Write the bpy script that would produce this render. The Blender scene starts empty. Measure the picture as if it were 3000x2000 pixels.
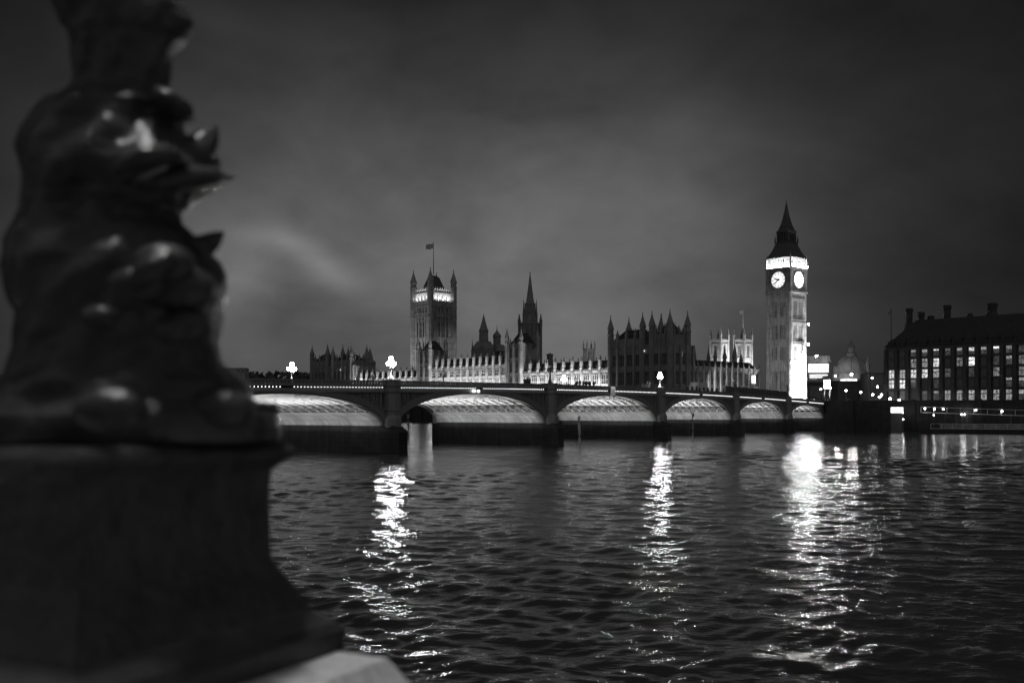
import bpy, bmesh, math, random
import numpy as np
from mathutils import Vector, Matrix, noise as mnoise
R = math.radians
random.seed(7)
SC = bpy.context.scene
COL = SC.collection

# ------------------------------------------------------------------ camera
EYE = 5.2
F = 2917.0            # focal length in photo pixels (35 mm lens)
HOR = 1205.0          # photo row of the horizon
cam_d = bpy.data.cameras.new("camera")
cam = bpy.data.objects.new("camera", cam_d); COL.objects.link(cam)
cam.location = (0, 0, EYE); cam.rotation_euler = (R(90), 0, 0)
cam_d.lens = 35.0; cam_d.sensor_width = 36.0
cam_d.shift_y = (HOR - 1000) / 3000
cam_d.clip_start = 0.05; cam_d.clip_end = 6000
cam_d.dof.use_dof = True; cam_d.dof.focus_distance = 300; cam_d.dof.aperture_fstop = 2.2
SC.camera = cam

# ------------------------------------------------------------------ world: night overcast sky with city glow
W = bpy.data.worlds.new("World"); SC.world = W; W.use_nodes = True
nt = W.node_tree; nt.nodes.clear()
def N(t, **k):
    n = nt.nodes.new(t)
    for a, b in k.items(): setattr(n, a, b)
    return n
def M(op, a, b=None, c=None):
    n = N('ShaderNodeMath', operation=op)
    for i, v in enumerate((a, b, c)):
        if v is None: continue
        if isinstance(v, (int, float)): n.inputs[i].default_value = v
        else: nt.links.new(v, n.inputs[i])
    return n.outputs[0]
SUN_EL, SUN_ROT = R(4), R(215)
sky = N('ShaderNodeTexSky', sky_type='NISHITA'); sky.sun_disc = False
sky.sun_elevation = SUN_EL; sky.sun_rotation = SUN_ROT
skybw = N('ShaderNodeRGBToBW'); nt.links.new(sky.outputs[0], skybw.inputs[0])
tc = N('ShaderNodeTexCoord')
sep = N('ShaderNodeSeparateXYZ'); nt.links.new(tc.outputs['Generated'], sep.inputs[0])
dx, dy, dz = sep.outputs
def gauss(cx, cz, sx, sz, rot=0.0, sxl=None, szd=None):
    ax = M('SUBTRACT', dx, cx); az = M('SUBTRACT', dz, cz)
    if rot:
        c, s = math.cos(rot), math.sin(rot)
        ax, az = M('ADD', M('MULTIPLY', ax, c), M('MULTIPLY', az, s)), M('SUBTRACT', M('MULTIPLY', az, c), M('MULTIPLY', ax, s))
    ux = M('DIVIDE', ax, sx); uz = M('DIVIDE', az, sz)
    if sxl:
        ux = M('MULTIPLY', ax, M('ADD', M('MULTIPLY', M('LESS_THAN', ax, 0.0), 1 / sxl - 1 / sx), 1 / sx))
    if szd:
        uz = M('MULTIPLY', az, M('ADD', M('MULTIPLY', M('LESS_THAN', az, 0.0), 1 / szd - 1 / sz), 1 / sz))
    return M('EXPONENT', M('MULTIPLY', M('ADD', M('MULTIPLY', ux, ux), M('MULTIPLY', uz, uz)), -1.0))
front = N('ShaderNodeMapRange', interpolation_type='SMOOTHSTEP'); nt.links.new(dy, front.inputs[0])
front.inputs[1].default_value = -0.1; front.inputs[2].default_value = 0.45
front = front.outputs[0]
mp = N('ShaderNodeMapping'); nt.links.new(tc.outputs['Generated'], mp.inputs[0]); mp.inputs['Scale'].default_value = (1.0, 1.0, 1.8)
mp.inputs['Rotation'].default_value = (0, R(-16), 0)
nz = N('ShaderNodeTexNoise'); nt.links.new(mp.outputs[0], nz.inputs[0])
nz.inputs['Scale'].default_value = 4.6; nz.inputs['Detail'].default_value = 6; nz.inputs['Roughness'].default_value = 0.48; nz.inputs['Distortion'].default_value = 0.6
nz2 = N('ShaderNodeTexNoise'); nt.links.new(mp.outputs[0], nz2.inputs[0])
nz2.inputs['Scale'].default_value = 13; nz2.inputs['Detail'].default_value = 5; nz2.inputs['Roughness'].default_value = 0.55; nz2.inputs['Distortion'].default_value = 0.3
cloud = M('ADD', M('MULTIPLY', M('SUBTRACT', nz2.outputs[0], 0.5), 0.55), M('ADD', M('MULTIPLY', M('SUBTRACT', nz.outputs[0], 0.5), 1.3), 1.0))
glow = M('MULTIPLY', gauss(0.03, 0.135, 0.22, 0.154, 0, 0.56, 0.21), 0.128)
feather = M('ADD', M('MULTIPLY', gauss(-0.19, 0.146, 0.040, 0.014, -0.62), 0.095), M('MULTIPLY', gauss(-0.262, 0.125, 0.028, 0.03, -0.9), 0.050))
feather = M('ADD', feather, M('MULTIPLY', gauss(-0.235, 0.166, 0.035, 0.010, -0.1), 0.05))
feather = M('ADD', feather, M('MULTIPLY', gauss(0.16, 0.20, 0.07, 0.05, 0.2), 0.014))
edge = N('ShaderNodeMapRange', interpolation_type='SMOOTHSTEP'); nt.links.new(dx, edge.inputs[0])
edge.inputs[1].default_value = -0.48; edge.inputs[2].default_value = -0.30; edge.inputs[3].default_value = 0.42
frontv = M('MULTIPLY', M('MULTIPLY', M('ADD', M('ADD', glow, feather), 0.0110), cloud), edge.outputs[0])
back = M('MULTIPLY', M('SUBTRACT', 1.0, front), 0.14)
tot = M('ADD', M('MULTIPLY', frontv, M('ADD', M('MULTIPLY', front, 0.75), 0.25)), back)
tot = M('ADD', tot, M('MULTIPLY', skybw.outputs[0], 0.0004))
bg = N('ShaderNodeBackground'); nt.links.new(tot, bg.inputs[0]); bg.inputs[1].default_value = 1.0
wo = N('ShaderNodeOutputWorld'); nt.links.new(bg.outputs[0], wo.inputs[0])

# ------------------------------------------------------------------ weak light of the overcast night sky from behind the viewer
sd = bpy.data.lights.new("sun", 'SUN'); sd.energy = 0.012; sd.angle = R(12); sd.color = (1, 1, 1)
so = bpy.data.objects.new("sun", sd); COL.objects.link(so); so.location = (0, -50, 200)
so.rotation_euler = (R(50), 0, R(-25))

VS = SC.view_settings
VS.view_transform = 'Standard'; VS.look = 'None'; VS.exposure = 0.0; VS.gamma = 1.0; VS.use_curve_mapping = False
SC.cycles.use_denoising = True; SC.cycles.use_adaptive_sampling = False
SC.cycles.max_bounces = 6; SC.cycles.diffuse_bounces = 3; SC.cycles.glossy_bounces = 3
SC.cycles.sample_clamp_indirect = 6.0

# ------------------------------------------------------------------ materials
def mat(name, base=0.3, rough=0.8, var=0.0, vscale=1.0, spec=0.3, bump=0.0, bscale=8.0, metal=0.0, emit=0.0, evar=0.0, escale=1.0):
    m = bpy.data.materials.new(name); m.use_nodes = True
    t = m.node_tree; p = t.nodes['Principled BSDF']
    p.inputs['Base Color'].default_value = (base, base, base, 1); p.inputs['Roughness'].default_value = rough
    p.inputs['Specular IOR Level'].default_value = spec; p.inputs['Metallic'].default_value = metal
    c = t.nodes.new('ShaderNodeTexCoord')
    if var:
        n = t.nodes.new('ShaderNodeTexNoise'); n.inputs['Scale'].default_value = vscale; n.inputs['Detail'].default_value = 7
        n.inputs['Roughness'].default_value = 0.65
        t.links.new(c.outputs['Object'], n.inputs[0])
        r = t.nodes.new('ShaderNodeMapRange'); t.links.new(n.outputs[0], r.inputs[0])
        r.inputs[1].default_value = 0.3; r.inputs[2].default_value = 0.7
        r.inputs[3].default_value = base * (1 - var); r.inputs[4].default_value = base * (1 + var)
        t.links.new(r.outputs[0], p.inputs['Base Color'])
    if bump:
        n = t.nodes.new('ShaderNodeTexNoise'); n.inputs['Scale'].default_value = bscale; n.inputs['Detail'].default_value = 6
        t.links.new(c.outputs['Object'], n.inputs[0])
        b = t.nodes.new('ShaderNodeBump'); b.inputs['Strength'].default_value = bump; b.inputs['Distance'].default_value = 0.02
        t.links.new(n.outputs[0], b.inputs['Height']); t.links.new(b.outputs[0], p.inputs['Normal'])
    if emit:
        p.inputs['Emission Color'].default_value = (1, 1, 1, 1); p.inputs['Emission Strength'].default_value = emit
        if evar:
            n = t.nodes.new('ShaderNodeTexNoise'); n.inputs['Scale'].default_value = escale; n.inputs['Detail'].default_value = 3
            t.links.new(c.outputs['Object'], n.inputs[0])
            r = t.nodes.new('ShaderNodeMapRange'); t.links.new(n.outputs[0], r.inputs[0])
            r.inputs[1].default_value = 0.35; r.inputs[2].default_value = 0.65
            r.inputs[3].default_value = emit * (1 - evar); r.inputs[4].default_value = emit * (1 + evar)
            t.links.new(r.outputs[0], p.inputs['Emission Strength'])
    return m
def ashlar(m, bw, bh, dark, swz=True, stain=0.0):
    t = m.node_tree; p = t.nodes['Principled BSDF']
    c = t.nodes.new('ShaderNodeTexCoord'); sx = t.nodes.new('ShaderNodeSeparateXYZ'); t.links.new(c.outputs['Object'], sx.inputs[0])
    ad = t.nodes.new('ShaderNodeMath'); ad.operation = 'ADD'; t.links.new(sx.outputs[0], ad.inputs[0]); t.links.new(sx.outputs[1], ad.inputs[1])
    cb = t.nodes.new('ShaderNodeCombineXYZ'); t.links.new(ad.outputs[0], cb.inputs[0]); t.links.new(sx.outputs[2], cb.inputs[1])
    b = t.nodes.new('ShaderNodeTexBrick'); t.links.new(cb.outputs[0], b.inputs[0]); b.inputs['Scale'].default_value = 1.0
    b.inputs['Brick Width'].default_value = bw; b.inputs['Row Height'].default_value = bh; b.inputs['Mortar Size'].default_value = 0.03
    b.inputs['Color1'].default_value = (1, 1, 1, 1); b.inputs['Color2'].default_value = (.78, .78, .78, 1); b.inputs['Mortar'].default_value = (dark, dark, dark, 1)
    mx = t.nodes.new('ShaderNodeMix'); mx.data_type = 'RGBA'; mx.blend_type = 'MULTIPLY'; mx.inputs[0].default_value = 1.0
    old = p.inputs['Base Color'].links[0].from_socket if p.inputs['Base Color'].links else None
    if old: t.links.new(old, mx.inputs[6])
    else: mx.inputs[6].default_value = p.inputs['Base Color'].default_value
    t.links.new(b.outputs[0], mx.inputs[7]); out = mx.outputs[2]
    if stain:
        mp_ = t.nodes.new('ShaderNodeMapping'); mp_.inputs['Scale'].default_value = (1.6, .12, 1); t.links.new(cb.outputs[0], mp_.inputs[0])
        n = t.nodes.new('ShaderNodeTexNoise'); n.inputs['Scale'].default_value = 1.0; n.inputs['Detail'].default_value = 5; t.links.new(mp_.outputs[0], n.inputs[0])
        r = t.nodes.new('ShaderNodeMapRange'); t.links.new(n.outputs[0], r.inputs[0]); r.inputs[1].default_value = .4; r.inputs[2].default_value = .62; r.inputs[3].default_value = 1 - stain; r.inputs[4].default_value = 1
        m2 = t.nodes.new('ShaderNodeMix'); m2.data_type = 'RGBA'; m2.blend_type = 'MULTIPLY'; m2.inputs[0].default_value = 1.0
        t.links.new(out, m2.inputs[6]); t.links.new(r.outputs[0], m2.inputs[7]); out = m2.outputs[2]
    t.links.new(out, p.inputs['Base Color']); return m
def vary(m, lo, hi):
    t = m.node_tree; p = t.nodes['Principled BSDF']; oi = t.nodes.new('ShaderNodeObjectInfo'); r = t.nodes.new('ShaderNodeMapRange')
    t.links.new(oi.outputs['Random'], r.inputs[0]); r.inputs[3].default_value = lo; r.inputs[4].default_value = hi
    mu = t.nodes.new('ShaderNodeMath'); mu.operation = 'MULTIPLY'; t.links.new(p.inputs['Emission Strength'].links[0].from_socket, mu.inputs[0]); t.links.new(r.outputs[0], mu.inputs[1])
    t.links.new(mu.outputs[0], p.inputs['Emission Strength']); return m
STONE = ashlar(mat("limestone", 0.33, 0.9, 0.30, 0.35), 1.2, .55, .8, stain=.3)
DARKSTONE = mat("dark_limestone", 0.19, 0.9, 0.22, 0.3)  # darker limestone; on the range pinnacles it stands for missing floodlight
SLATE = mat("slate", 0.035, 0.6, 0.3, 0.8)
IRONROOF = mat("cast_iron_roof", 0.07, 0.55, 0.2, 0.6)
GLASS = mat("dark_window_glass", 0.09, 0.2, spec=0.5)
GRANITE = ashlar(mat("pier_granite", 0.46, 0.75, 0.22, 0.5), 1.6, .58, .7, stain=.3)
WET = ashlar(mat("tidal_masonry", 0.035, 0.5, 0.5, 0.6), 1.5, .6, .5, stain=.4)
BRPAINT = mat("bridge_paint", 0.20, 0.5, 0.08, 0.6)
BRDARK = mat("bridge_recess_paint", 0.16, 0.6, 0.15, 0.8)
RIBP = mat("rib_paint", 0.75, 0.5, 0.06, 1.0)
SOFFIT = mat("deck_soffit", 0.016, 0.8, 0.3, 0.4)  # near-black, so the shade between the ribs is put into the colour
ASPHALT = mat("asphalt", 0.06, 0.9, 0.2, 0.5)
POSTM = mat("black_cast_iron", 0.048, 0.26, 0.3, 9.0, spec=0.24, bump=0.5, bscale=26)
COPING = mat("coping_granite", 0.62, 0.8, 0.25, 30.0, bump=0.3, bscale=60)
PAVE = mat("paving_stone", 0.25, 0.85, 0.2, 3.0)
LEAD = mat("lead_dome", 0.25, 0.6, 0.2, 0.4)
BRICK = mat("bronze_cladding", 0.065, 0.6, 0.2, 0.5)
DARKM = mat("dark_paint", 0.10, 0.5, 0.1, 1.0)
PALEM = mat("pale_paint", 0.55, 0.6, 0.1, 1.0)
CLOTH = mat("dark_coat_cloth", 0.08, 0.9, 0.3, 2.0)
CLOTHP = mat("pale_coat_cloth", 0.5, 0.9, 0.2, 2.0)
TIMBER = mat("weathered_timber", 0.16, 0.8, 0.4, 2.0)
LEAF = mat("far_foliage", 0.07, 0.9, 0.4, 0.3)
SOIL = mat("ground_paving", 0.14, 0.9, 0.3, 0.05)
FLAGM = mat("flag_cloth", 0.18, 0.9, 0.3, 1.0)
LED = mat("led_lamp", 0.8, 0.5, emit=3.0)
LAMP = mat("lamp_globe", 0.8, 0.4, emit=260.0)
LAMPS = mat("street_lamp_globe", 0.8, 0.4, emit=260.0)
LAMPD = mat("unlit_lamp_globe", 0.45, 0.2, spec=0.5)
BIGLAMP = mat("near_lamp_globe", 0.8, 0.4, emit=270.0)
DIAL = mat("opal_dial", 0.6, 0.5, emit=1.05)
DIAL2 = mat("opal_dial_bright", 0.8, 0.5, emit=7.0)
LIT = vary(mat("lit_window", 0.3, 0.4, emit=0.8, evar=0.75, escale=1.8), .15, 1.35)
LITM = vary(mat("half_lit_window", 0.2, 0.4, emit=0.2, evar=0.85, escale=2.0), .2, 1.5)
LITD = mat("dim_window", 0.1, 0.3, emit=0.03, evar=0.8, escale=1.5)
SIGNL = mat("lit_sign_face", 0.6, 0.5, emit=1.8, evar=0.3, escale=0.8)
RAILG = mat("glass_railing", 0.25, 0.25, 0.5, 0.8, spec=0.5)
HEADL = mat("headlamp", 0.8, 0.3, emit=9.0)

def frosted(m, core, rim):
    t = m.node_tree; p = t.nodes['Principled BSDF']; lw = t.nodes.new('ShaderNodeLayerWeight'); lw.inputs[0].default_value = 0.5
    r = t.nodes.new('ShaderNodeMapRange'); r.interpolation_type = 'SMOOTHSTEP'; t.links.new(lw.outputs['Facing'], r.inputs[0])
    r.inputs[1].default_value = .15; r.inputs[2].default_value = .95; r.inputs[3].default_value = core; r.inputs[4].default_value = rim
    t.links.new(r.outputs[0], p.inputs['Emission Strength']); return m
frosted(LAMP, 330.0, .5); frosted(LAMPS, 110.0, .4)
FITTING = mat('floodlight_lens', .8, .3, emit=850.0)
PIERL = frosted(mat("pier_lamp_globe", 0.8, 0.4, emit=30.0), 26.0, .4)
# ------------------------------------------------------------------ helpers
class MB:
    def __init__(s): s.v = []; s.f = []
    def add(s, vs, fs):
        o = len(s.v); s.v += [tuple(v) for v in vs]; s.f += [tuple(i + o for i in f) for f in fs]; return s
    def box(s, x0, x1, y0, y1, z0, z1):
        return s.add([(x0, y0, z0), (x1, y0, z0), (x1, y1, z0), (x0, y1, z0), (x0, y0, z1), (x1, y0, z1), (x1, y1, z1), (x0, y1, z1)],
                     [(0, 3, 2, 1), (4, 5, 6, 7), (0, 1, 5, 4), (1, 2, 6, 5), (2, 3, 7, 6), (3, 0, 4, 7)])
    def frust(s, cx, cy, z0, z1, a0, b0, a1, b1):
        v = []
        for z, a, b in ((z0, a0, b0), (z1, a1, b1)):
            v += [(cx - a, cy - b, z), (cx + a, cy - b, z), (cx + a, cy + b, z), (cx - a, cy + b, z)]
        return s.add(v, [(0, 3, 2, 1), (4, 5, 6, 7), (0, 1, 5, 4), (1, 2, 6, 5), (2, 3, 7, 6), (3, 0, 4, 7)])
    def lathe(s, cx, cy, prof, n=8, rot=None):
        if rot is None: rot = math.pi / n
        v = []
        for r, z in prof:
            for k in range(n):
                a = rot + 2 * math.pi * k / n
                v.append((cx + r * math.cos(a), cy + r * math.sin(a), z))
        f = []
        for i in range(len(prof) - 1):
            for k in range(n):
                k2 = (k + 1) % n
                f.append((i * n + k, i * n + k2, (i + 1) * n + k2, (i + 1) * n + k))
        f.append(tuple(range(n - 1, -1, -1))); f.append(tuple((len(prof) - 1) * n + k for k in range(n)))
        return s.add(v, f)
    def square(s, cx, cy, prof, rot=0.0):      # prof: (half side, z)
        return s.lathe(cx, cy, [(h * math.sqrt(2), z) for h, z in prof], 4, math.pi / 4 + rot)
    def prism_y(s, pts, y0, y1):               # polygon in x,z swept along y
        n = len(pts)
        v = [(x, y0, z) for x, z in pts] + [(x, y1, z) for x, z in pts]
        f = [(i, (i + 1) % n, n + (i + 1) % n, n + i) for i in range(n)] + [tuple(range(n - 1, -1, -1)), tuple(range(n, 2 * n))]
        return s.add(v, f)
    def prism_z(s, pts, z0, z1, top=None):
        n = len(pts); top = top or pts
        v = [(x, y, z0) for x, y in pts] + [(x, y, z1) for x, y in top]
        f = [(i, (i + 1) % n, n + (i + 1) % n, n + i) for i in range(n)] + [tuple(range(n - 1, -1, -1)), tuple(range(n, 2 * n))]
        return s.add(v, f)
    def strip(s, quads):                       # chain of 4-point cross sections
        v = [p for q in quads for p in q]; f = [(3, 2, 1, 0)]
        for i in range(len(quads) - 1):
            a, b = 4 * i, 4 * i + 4
            for k in range(4):
                k2 = (k + 1) % 4
                f.append((a + k, a + k2, b + k2, b + k))
        e = 4 * (len(quads) - 1); f.append((e, e + 1, e + 2, e + 3))
        return s.add(v, f)
    def tube(s, pts, rad, n=10, flat=1.0):
        pts = [Vector(p) for p in pts]; v = []
        up = Vector((0, 0, 1))
        for i, p in enumerate(pts):
            d = (pts[min(i + 1, len(pts) - 1)] - pts[max(i - 1, 0)]).normalized()
            a = d.cross(up)
            if a.length < 1e-3: a = d.cross(Vector((0, 1, 0)))
            a.normalize(); b = d.cross(a).normalized()
            for k in range(n):
                t = 2 * math.pi * k / n
                v.append(p + a * (rad[i] * math.cos(t)) + b * (rad[i] * flat * math.sin(t)))
        f = []
        for i in range(len(pts) - 1):
            for k in range(n):
                k2 = (k + 1) % n
                f.append((i * n + k, i * n + k2, (i + 1) * n + k2, (i + 1) * n + k))
        f.append(tuple(range(n - 1, -1, -1))); f.append(tuple((len(pts) - 1) * n + k for k in range(n)))
        return s.add(v, f)
    def ball(s, c, r, n=12, m=8, sc=(1, 1, 1)):
        prof = [(max(r * math.sin(math.pi * i / m), r * 0.01), -r * math.cos(math.pi * i / m)) for i in range(m + 1)]
        o = len(s.v); s.lathe(0, 0, prof, n)
        for i in range(o, len(s.v)):
            x, y, z = s.v[i]; s.v[i] = (c[0] + x * sc[0], c[1] + y * sc[1], c[2] + z * sc[2])
        return s
    def build(s, name, material, parent=None, smooth=False):
        me = bpy.data.meshes.new(name); me.from_pydata(s.v, [], s.f)
        bm = bmesh.new(); bm.from_mesh(me); bmesh.ops.recalc_face_normals(bm, faces=bm.faces); bm.to_mesh(me); bm.free()
        me.materials.append(material)
        if smooth: me.polygons.foreach_set('use_smooth', [True] * len(me.polygons))
        o = bpy.data.objects.new(name, me); COL.objects.link(o)
        if parent: o.parent = parent
        return o
def tag(o, label=None, cat=None, group=None, kind=None):
    if label: o['label'] = label
    if cat: o['category'] = cat
    if group: o['group'] = group
    if kind: o['kind'] = kind
    return o
def thing(name, label, cat, loc=(0, 0, 0), rz=0.0, group=None):
    o = bpy.data.objects.new(name, None); COL.objects.link(o); o.empty_display_size = 0.5
    o.location = loc; o.rotation_euler = (0, 0, rz)
    return tag(o, label, cat, group)
def kids(o): return [c for c in bpy.data.objects if c.parent == o]
def dup(src, loc, rz=0.0, label=None, group=None):
    r = src.copy(); COL.objects.link(r); r.location = loc; r.rotation_euler = (0, 0, rz)
    if label: r['label'] = label
    if group: r['group'] = group
    for ch in kids(src):
        c = ch.copy(); COL.objects.link(c); c.parent = r
        for g in kids(ch):
            d = g.copy(); COL.objects.link(d); d.parent = c
    return r
def at(px, py, Y): return Vector(((px - 1500) * Y / F, Y, EYE + (HOR - py) * Y / F))
def area(name, loc, target, sx, sy, power, parent=None, spread=None):
    d = bpy.data.lights.new(name, 'AREA'); d.shape = 'RECTANGLE'; d.size = sx; d.size_y = sy; d.energy = power
    if spread: d.spread = R(spread)
    o = bpy.data.objects.new(name, d); COL.objects.link(o)
    o.location = loc
    return o, d
def aim(o, loc, direction, xaxis):
    z = -Vector(direction).normalized(); x = Vector(xaxis); x = (x - z * x.dot(z)).normalized(); y = z.cross(x)
    m = Matrix((x, y, z)).transposed().to_4x4(); m.translation = Vector(loc); o.matrix_world = m
    return o
def strip_light(name, loc, direction, xaxis, length, width, power, frame=None, spread=None):
    o, d = area(name, (0, 0, 0), None, length, width, power, spread=spread)
    loc = Vector(loc); direction = Vector(direction); xaxis = Vector(xaxis)
    if frame is not None:
        fm = Matrix.Translation(frame.location) @ Matrix.Rotation(frame.rotation_euler[2], 4, 'Z')
        loc = fm @ loc; direction = fm.to_3x3() @ direction; xaxis = fm.to_3x3() @ xaxis
    return aim(o, loc, direction, xaxis)
def spot(name, loc, target, power, size, radius=0.4, blend=0.5):
    d = bpy.data.lights.new(name, 'SPOT'); d.energy = power; d.spot_size = R(size); d.spot_blend = blend; d.shadow_soft_size = radius
    o = bpy.data.objects.new(name, d); COL.objects.link(o)
    return aim(o, loc, Vector(target) - Vector(loc), (1, 0, 0.01))

# ------------------------------------------------------------------ water
def make_water():
    ys = [4.0]
    while ys[-1] < 640: ys.append(ys[-1] * 1.0046)
    ys = np.array(ys); nx = 820
    tt = np.linspace(-1, 1, nx); tt = np.sign(tt) * (0.75 * np.abs(tt) + 0.25 * np.abs(tt) ** 3)
    X = tt[None, :] * (ys[:, None] * 0.72 + 14); Y = np.repeat(ys[:, None], nx, 1)
    Z = np.zeros_like(X)
    rng = np.random.RandomState(4)
    step = ys[:, None] * 0.0046
    wind = R(62)
    for i in range(64):
        lam = 0.24 * (4.2 / 0.24) ** (i / 63.0) * rng.uniform(0.9, 1.1)
        th = wind + rng.normal(0, 1.15)
        k = 2 * math.pi / lam; amp = 0.0056 * lam ** 0.78
        ph = rng.uniform(0, 6.28)
        fade = np.clip((lam / step - 2.5) / 3.0, 0, 1)
        warp = 0.5 * np.sin(X * 0.11 + i) + 0.5 * np.sin(Y * 0.09 + 2 * i)
        env = 0.75 + 0.45 * np.sin(X * 0.05 * (1 + i % 3) + Y * 0.031 * (1 + i % 4) + i)
        c = np.sin(k * (X * math.cos(th) + Y * math.sin(th)) + ph + warp * 1.2)
        Z += fade * env * amp * (c + 0.22 * np.cos(2 * k * (X * math.cos(th) + Y * math.sin(th)) + 2 * ph + 2.4 * warp))
    calm = 0.78 + 0.42 * np.sin(X * .075 + 1.3 * np.sin(Y * .05)) * np.sin(Y * .06 + 1.1 * np.sin(X * .04 + 1)) + .18 * np.sin(X * .19 - Y * .13)
    Z *= np.clip(calm, .65, 1.3)
    ny = len(ys)
    co = np.stack([X, Y, Z], -1).reshape(-1, 3).astype(np.float32)
    idx = np.arange(ny * nx).reshape(ny, nx)
    q = np.stack([idx[:-1, :-1], idx[:-1, 1:], idx[1:, 1:], idx[1:, :-1]], -1).reshape(-1, 4).astype(np.int32)
    me = bpy.data.meshes.new("water")
    me.vertices.add(len(co)); me.vertices.foreach_set('co', co.ravel())
    me.loops.add(q.size); me.loops.foreach_set('vertex_index', q.ravel())
    me.polygons.add(len(q)); me.polygons.foreach_set('loop_start', np.arange(0, q.size, 4, dtype=np.int32))
    me.polygons.foreach_set('use_smooth', np.ones(len(q), bool))
    me.update(calc_edges=True); me.validate()
    m = bpy.data.materials.new("river_water"); m.use_nodes = True; t = m.node_tree; p = t.nodes['Principled BSDF']
    p.inputs['Base Color'].default_value = (0.055, 0.055, 0.055, 1); p.inputs['Roughness'].default_value = 0.07
    p.inputs['IOR'].default_value = 1.333; p.inputs['Specular IOR Level'].default_value = 0.5
    c = t.nodes.new('ShaderNodeTexCoord')
    prev = None
    for sc_, st, dist in ((0.9, 0.6, 0.11), (3.2, 0.6, 0.05)):
        mpn = t.nodes.new('ShaderNodeMapping'); mpn.inputs['Rotation'].default_value = (0, 0, R(25)); mpn.inputs['Scale'].default_value = (sc_ * 0.6, sc_ * 1.3, sc_)
        t.links.new(c.outputs['Object'], mpn.inputs[0])
        n = t.nodes.new('ShaderNodeTexNoise'); n.inputs['Scale'].default_value = 1.0; n.inputs['Detail'].default_value = 4; n.inputs['Roughness'].default_value = 0.55
        t.links.new(mpn.outputs[0], n.inputs[0])
        b = t.nodes.new('ShaderNodeBump'); b.inputs['Strength'].default_value = st; b.inputs['Distance'].default_value = dist
        t.links.new(n.outputs[0], b.inputs['Height'])
        if prev: t.links.new(prev.outputs[0], b.inputs['Normal'])
        prev = b
    t.links.new(prev.outputs[0], p.inputs['Normal'])
    me.materials.append(m)
    o = bpy.data.objects.new("water", me); COL.objects.link(o); o['kind'] = 'structure'
make_water()

# ------------------------------------------------------------------ ground of the far bank
PAL_O = Vector((65, 385, 0)); PAL_R = math.atan2(0.755, -0.656)
def pal(t, y, z=0.0):
    c, s = math.cos(PAL_R), math.sin(PAL_R)
    return Vector((65 + c * t - s * y, 385 + s * t + c * y, z))
GZ = 6.4
g = MB()
a = pal(-24, 12); b_ = pal(560, 12)
g.prism_z([(460, -4), (87.4, 275.5), (69, 288), (a.x, a.y), (b_.x, b_.y), (-1800, 1300), (-1800, 3500), (3500, 3500), (3500, 0)], GZ - 0.6, GZ)
o = g.build("ground", SOIL); o['kind'] = 'structure'

# ------------------------------------------------------------------ the bridge
BR_O = Vector((86.4, 276, 0)); BR_R = math.atan2(-0.8268, -0.5625)
BW = 22.0
zs_ = np.array([[-20, 6.9], [0, 7.47], [30, 7.98], [65, 8.45], [103, 8.8], [126, 8.82], [143, 8.7], [162, 8.53], [181, 8.22], [204, 7.9], [252, 7.2]])
pz = np.polyfit(zs_[:, 0], zs_[:, 1], 4)
def zl(s): return float(np.polyval(pz, s))
def brw(s, y, z):
    c, sn = math.cos(BR_R), math.sin(BR_R)
    return Vector((86.4 + c * s - sn * y, 276 + sn * s + c * y, z))
bridge = thing("road_bridge", "long low bridge of seven arches, lit white underneath, with rows of small lights", "bridge", BR_O, BR_R)
SPANS = [(0, 29), (32, 63.9), (66.9, 101.9), (104.9, 141.5), (144.5, 179.5), (182.5, 214.5), (217.5, 247)]
PIERS = [30.5, 65.4, 103.4, 143.0, 181.0, 216.0]
S0, S1 = -2.0, 262.0
ss = np.arange(S0, S1 + .1, 2.0)
def slab(y0, y1, d0, d1, m, name, s0=S0, s1=S1, parent=bridge):
    q = []
    for s in np.arange(s0, s1 + .01, 2.0):
        z = zl(s); q.append([(s, y0, z + d0), (s, y1, z + d0), (s, y1, z + d1), (s, y0, z + d1)])
    return MB().strip(q).build(name, m, parent)
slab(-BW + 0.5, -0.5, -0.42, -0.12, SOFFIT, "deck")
slab(-BW + 2.6, -2.6, -0.11, -0.06, ASPHALT, "carriageway")
for y0, y1 in ((-2.6, -0.5), (-BW + 0.5, -BW + 2.6)): slab(y0, y1, -0.11, 0.06, PAVE, "pavement")
for sgn, yo in ((1, 0.0), (-1, -BW)):
    def Yf(d): return yo + sgn * d
    slab(Yf(-0.5), Yf(0.10), -0.62, -0.14, BRPAINT, "fascia")
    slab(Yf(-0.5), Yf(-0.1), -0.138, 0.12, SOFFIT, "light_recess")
    m = MB()
    q = []
    for s in ss:
        z = zl(s); q.append([(s, Yf(-0.3), z + .12), (s, Yf(.28), z + .12), (s, Yf(.28), z + .22), (s, Yf(-.3), z + .22)])
    m.strip(q); q = []
    for s in ss:
        z = zl(s); q.append([(s, Yf(-0.25), z + .70), (s, Yf(.12), z + .70), (s, Yf(.12), z + .86), (s, Yf(-.25), z + .86)])
    m.strip(q); q = []
    for s in ss:
        z = zl(s); q.append([(s, Yf(-0.08), z + .22), (s, Yf(.04), z + .22), (s, Yf(.04), z + .40), (s, Yf(-.08), z + .40)])
    m.strip(q)
    s = 0.0
    while s < 256:
        z = zl(s); m.box(s - .19, s + .19, Yf(-.08) if sgn > 0 else Yf(.04), Yf(.04) if sgn > 0 else Yf(-.08), z + .40, z + .70); s += 0.55
    m.build("parapet", BRPAINT, bridge)
def ell(mid, a, b, th, off=0.0):
    x, z = a * math.cos(th), b * math.sin(th)
    nx_, nz_ = math.cos(th) / a, math.sin(th) / b; l = math.hypot(nx_, nz_)
    return mid + x + off * nx_ / l, SPR + z + off * nz_ / l
SPR = 3.4
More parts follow.
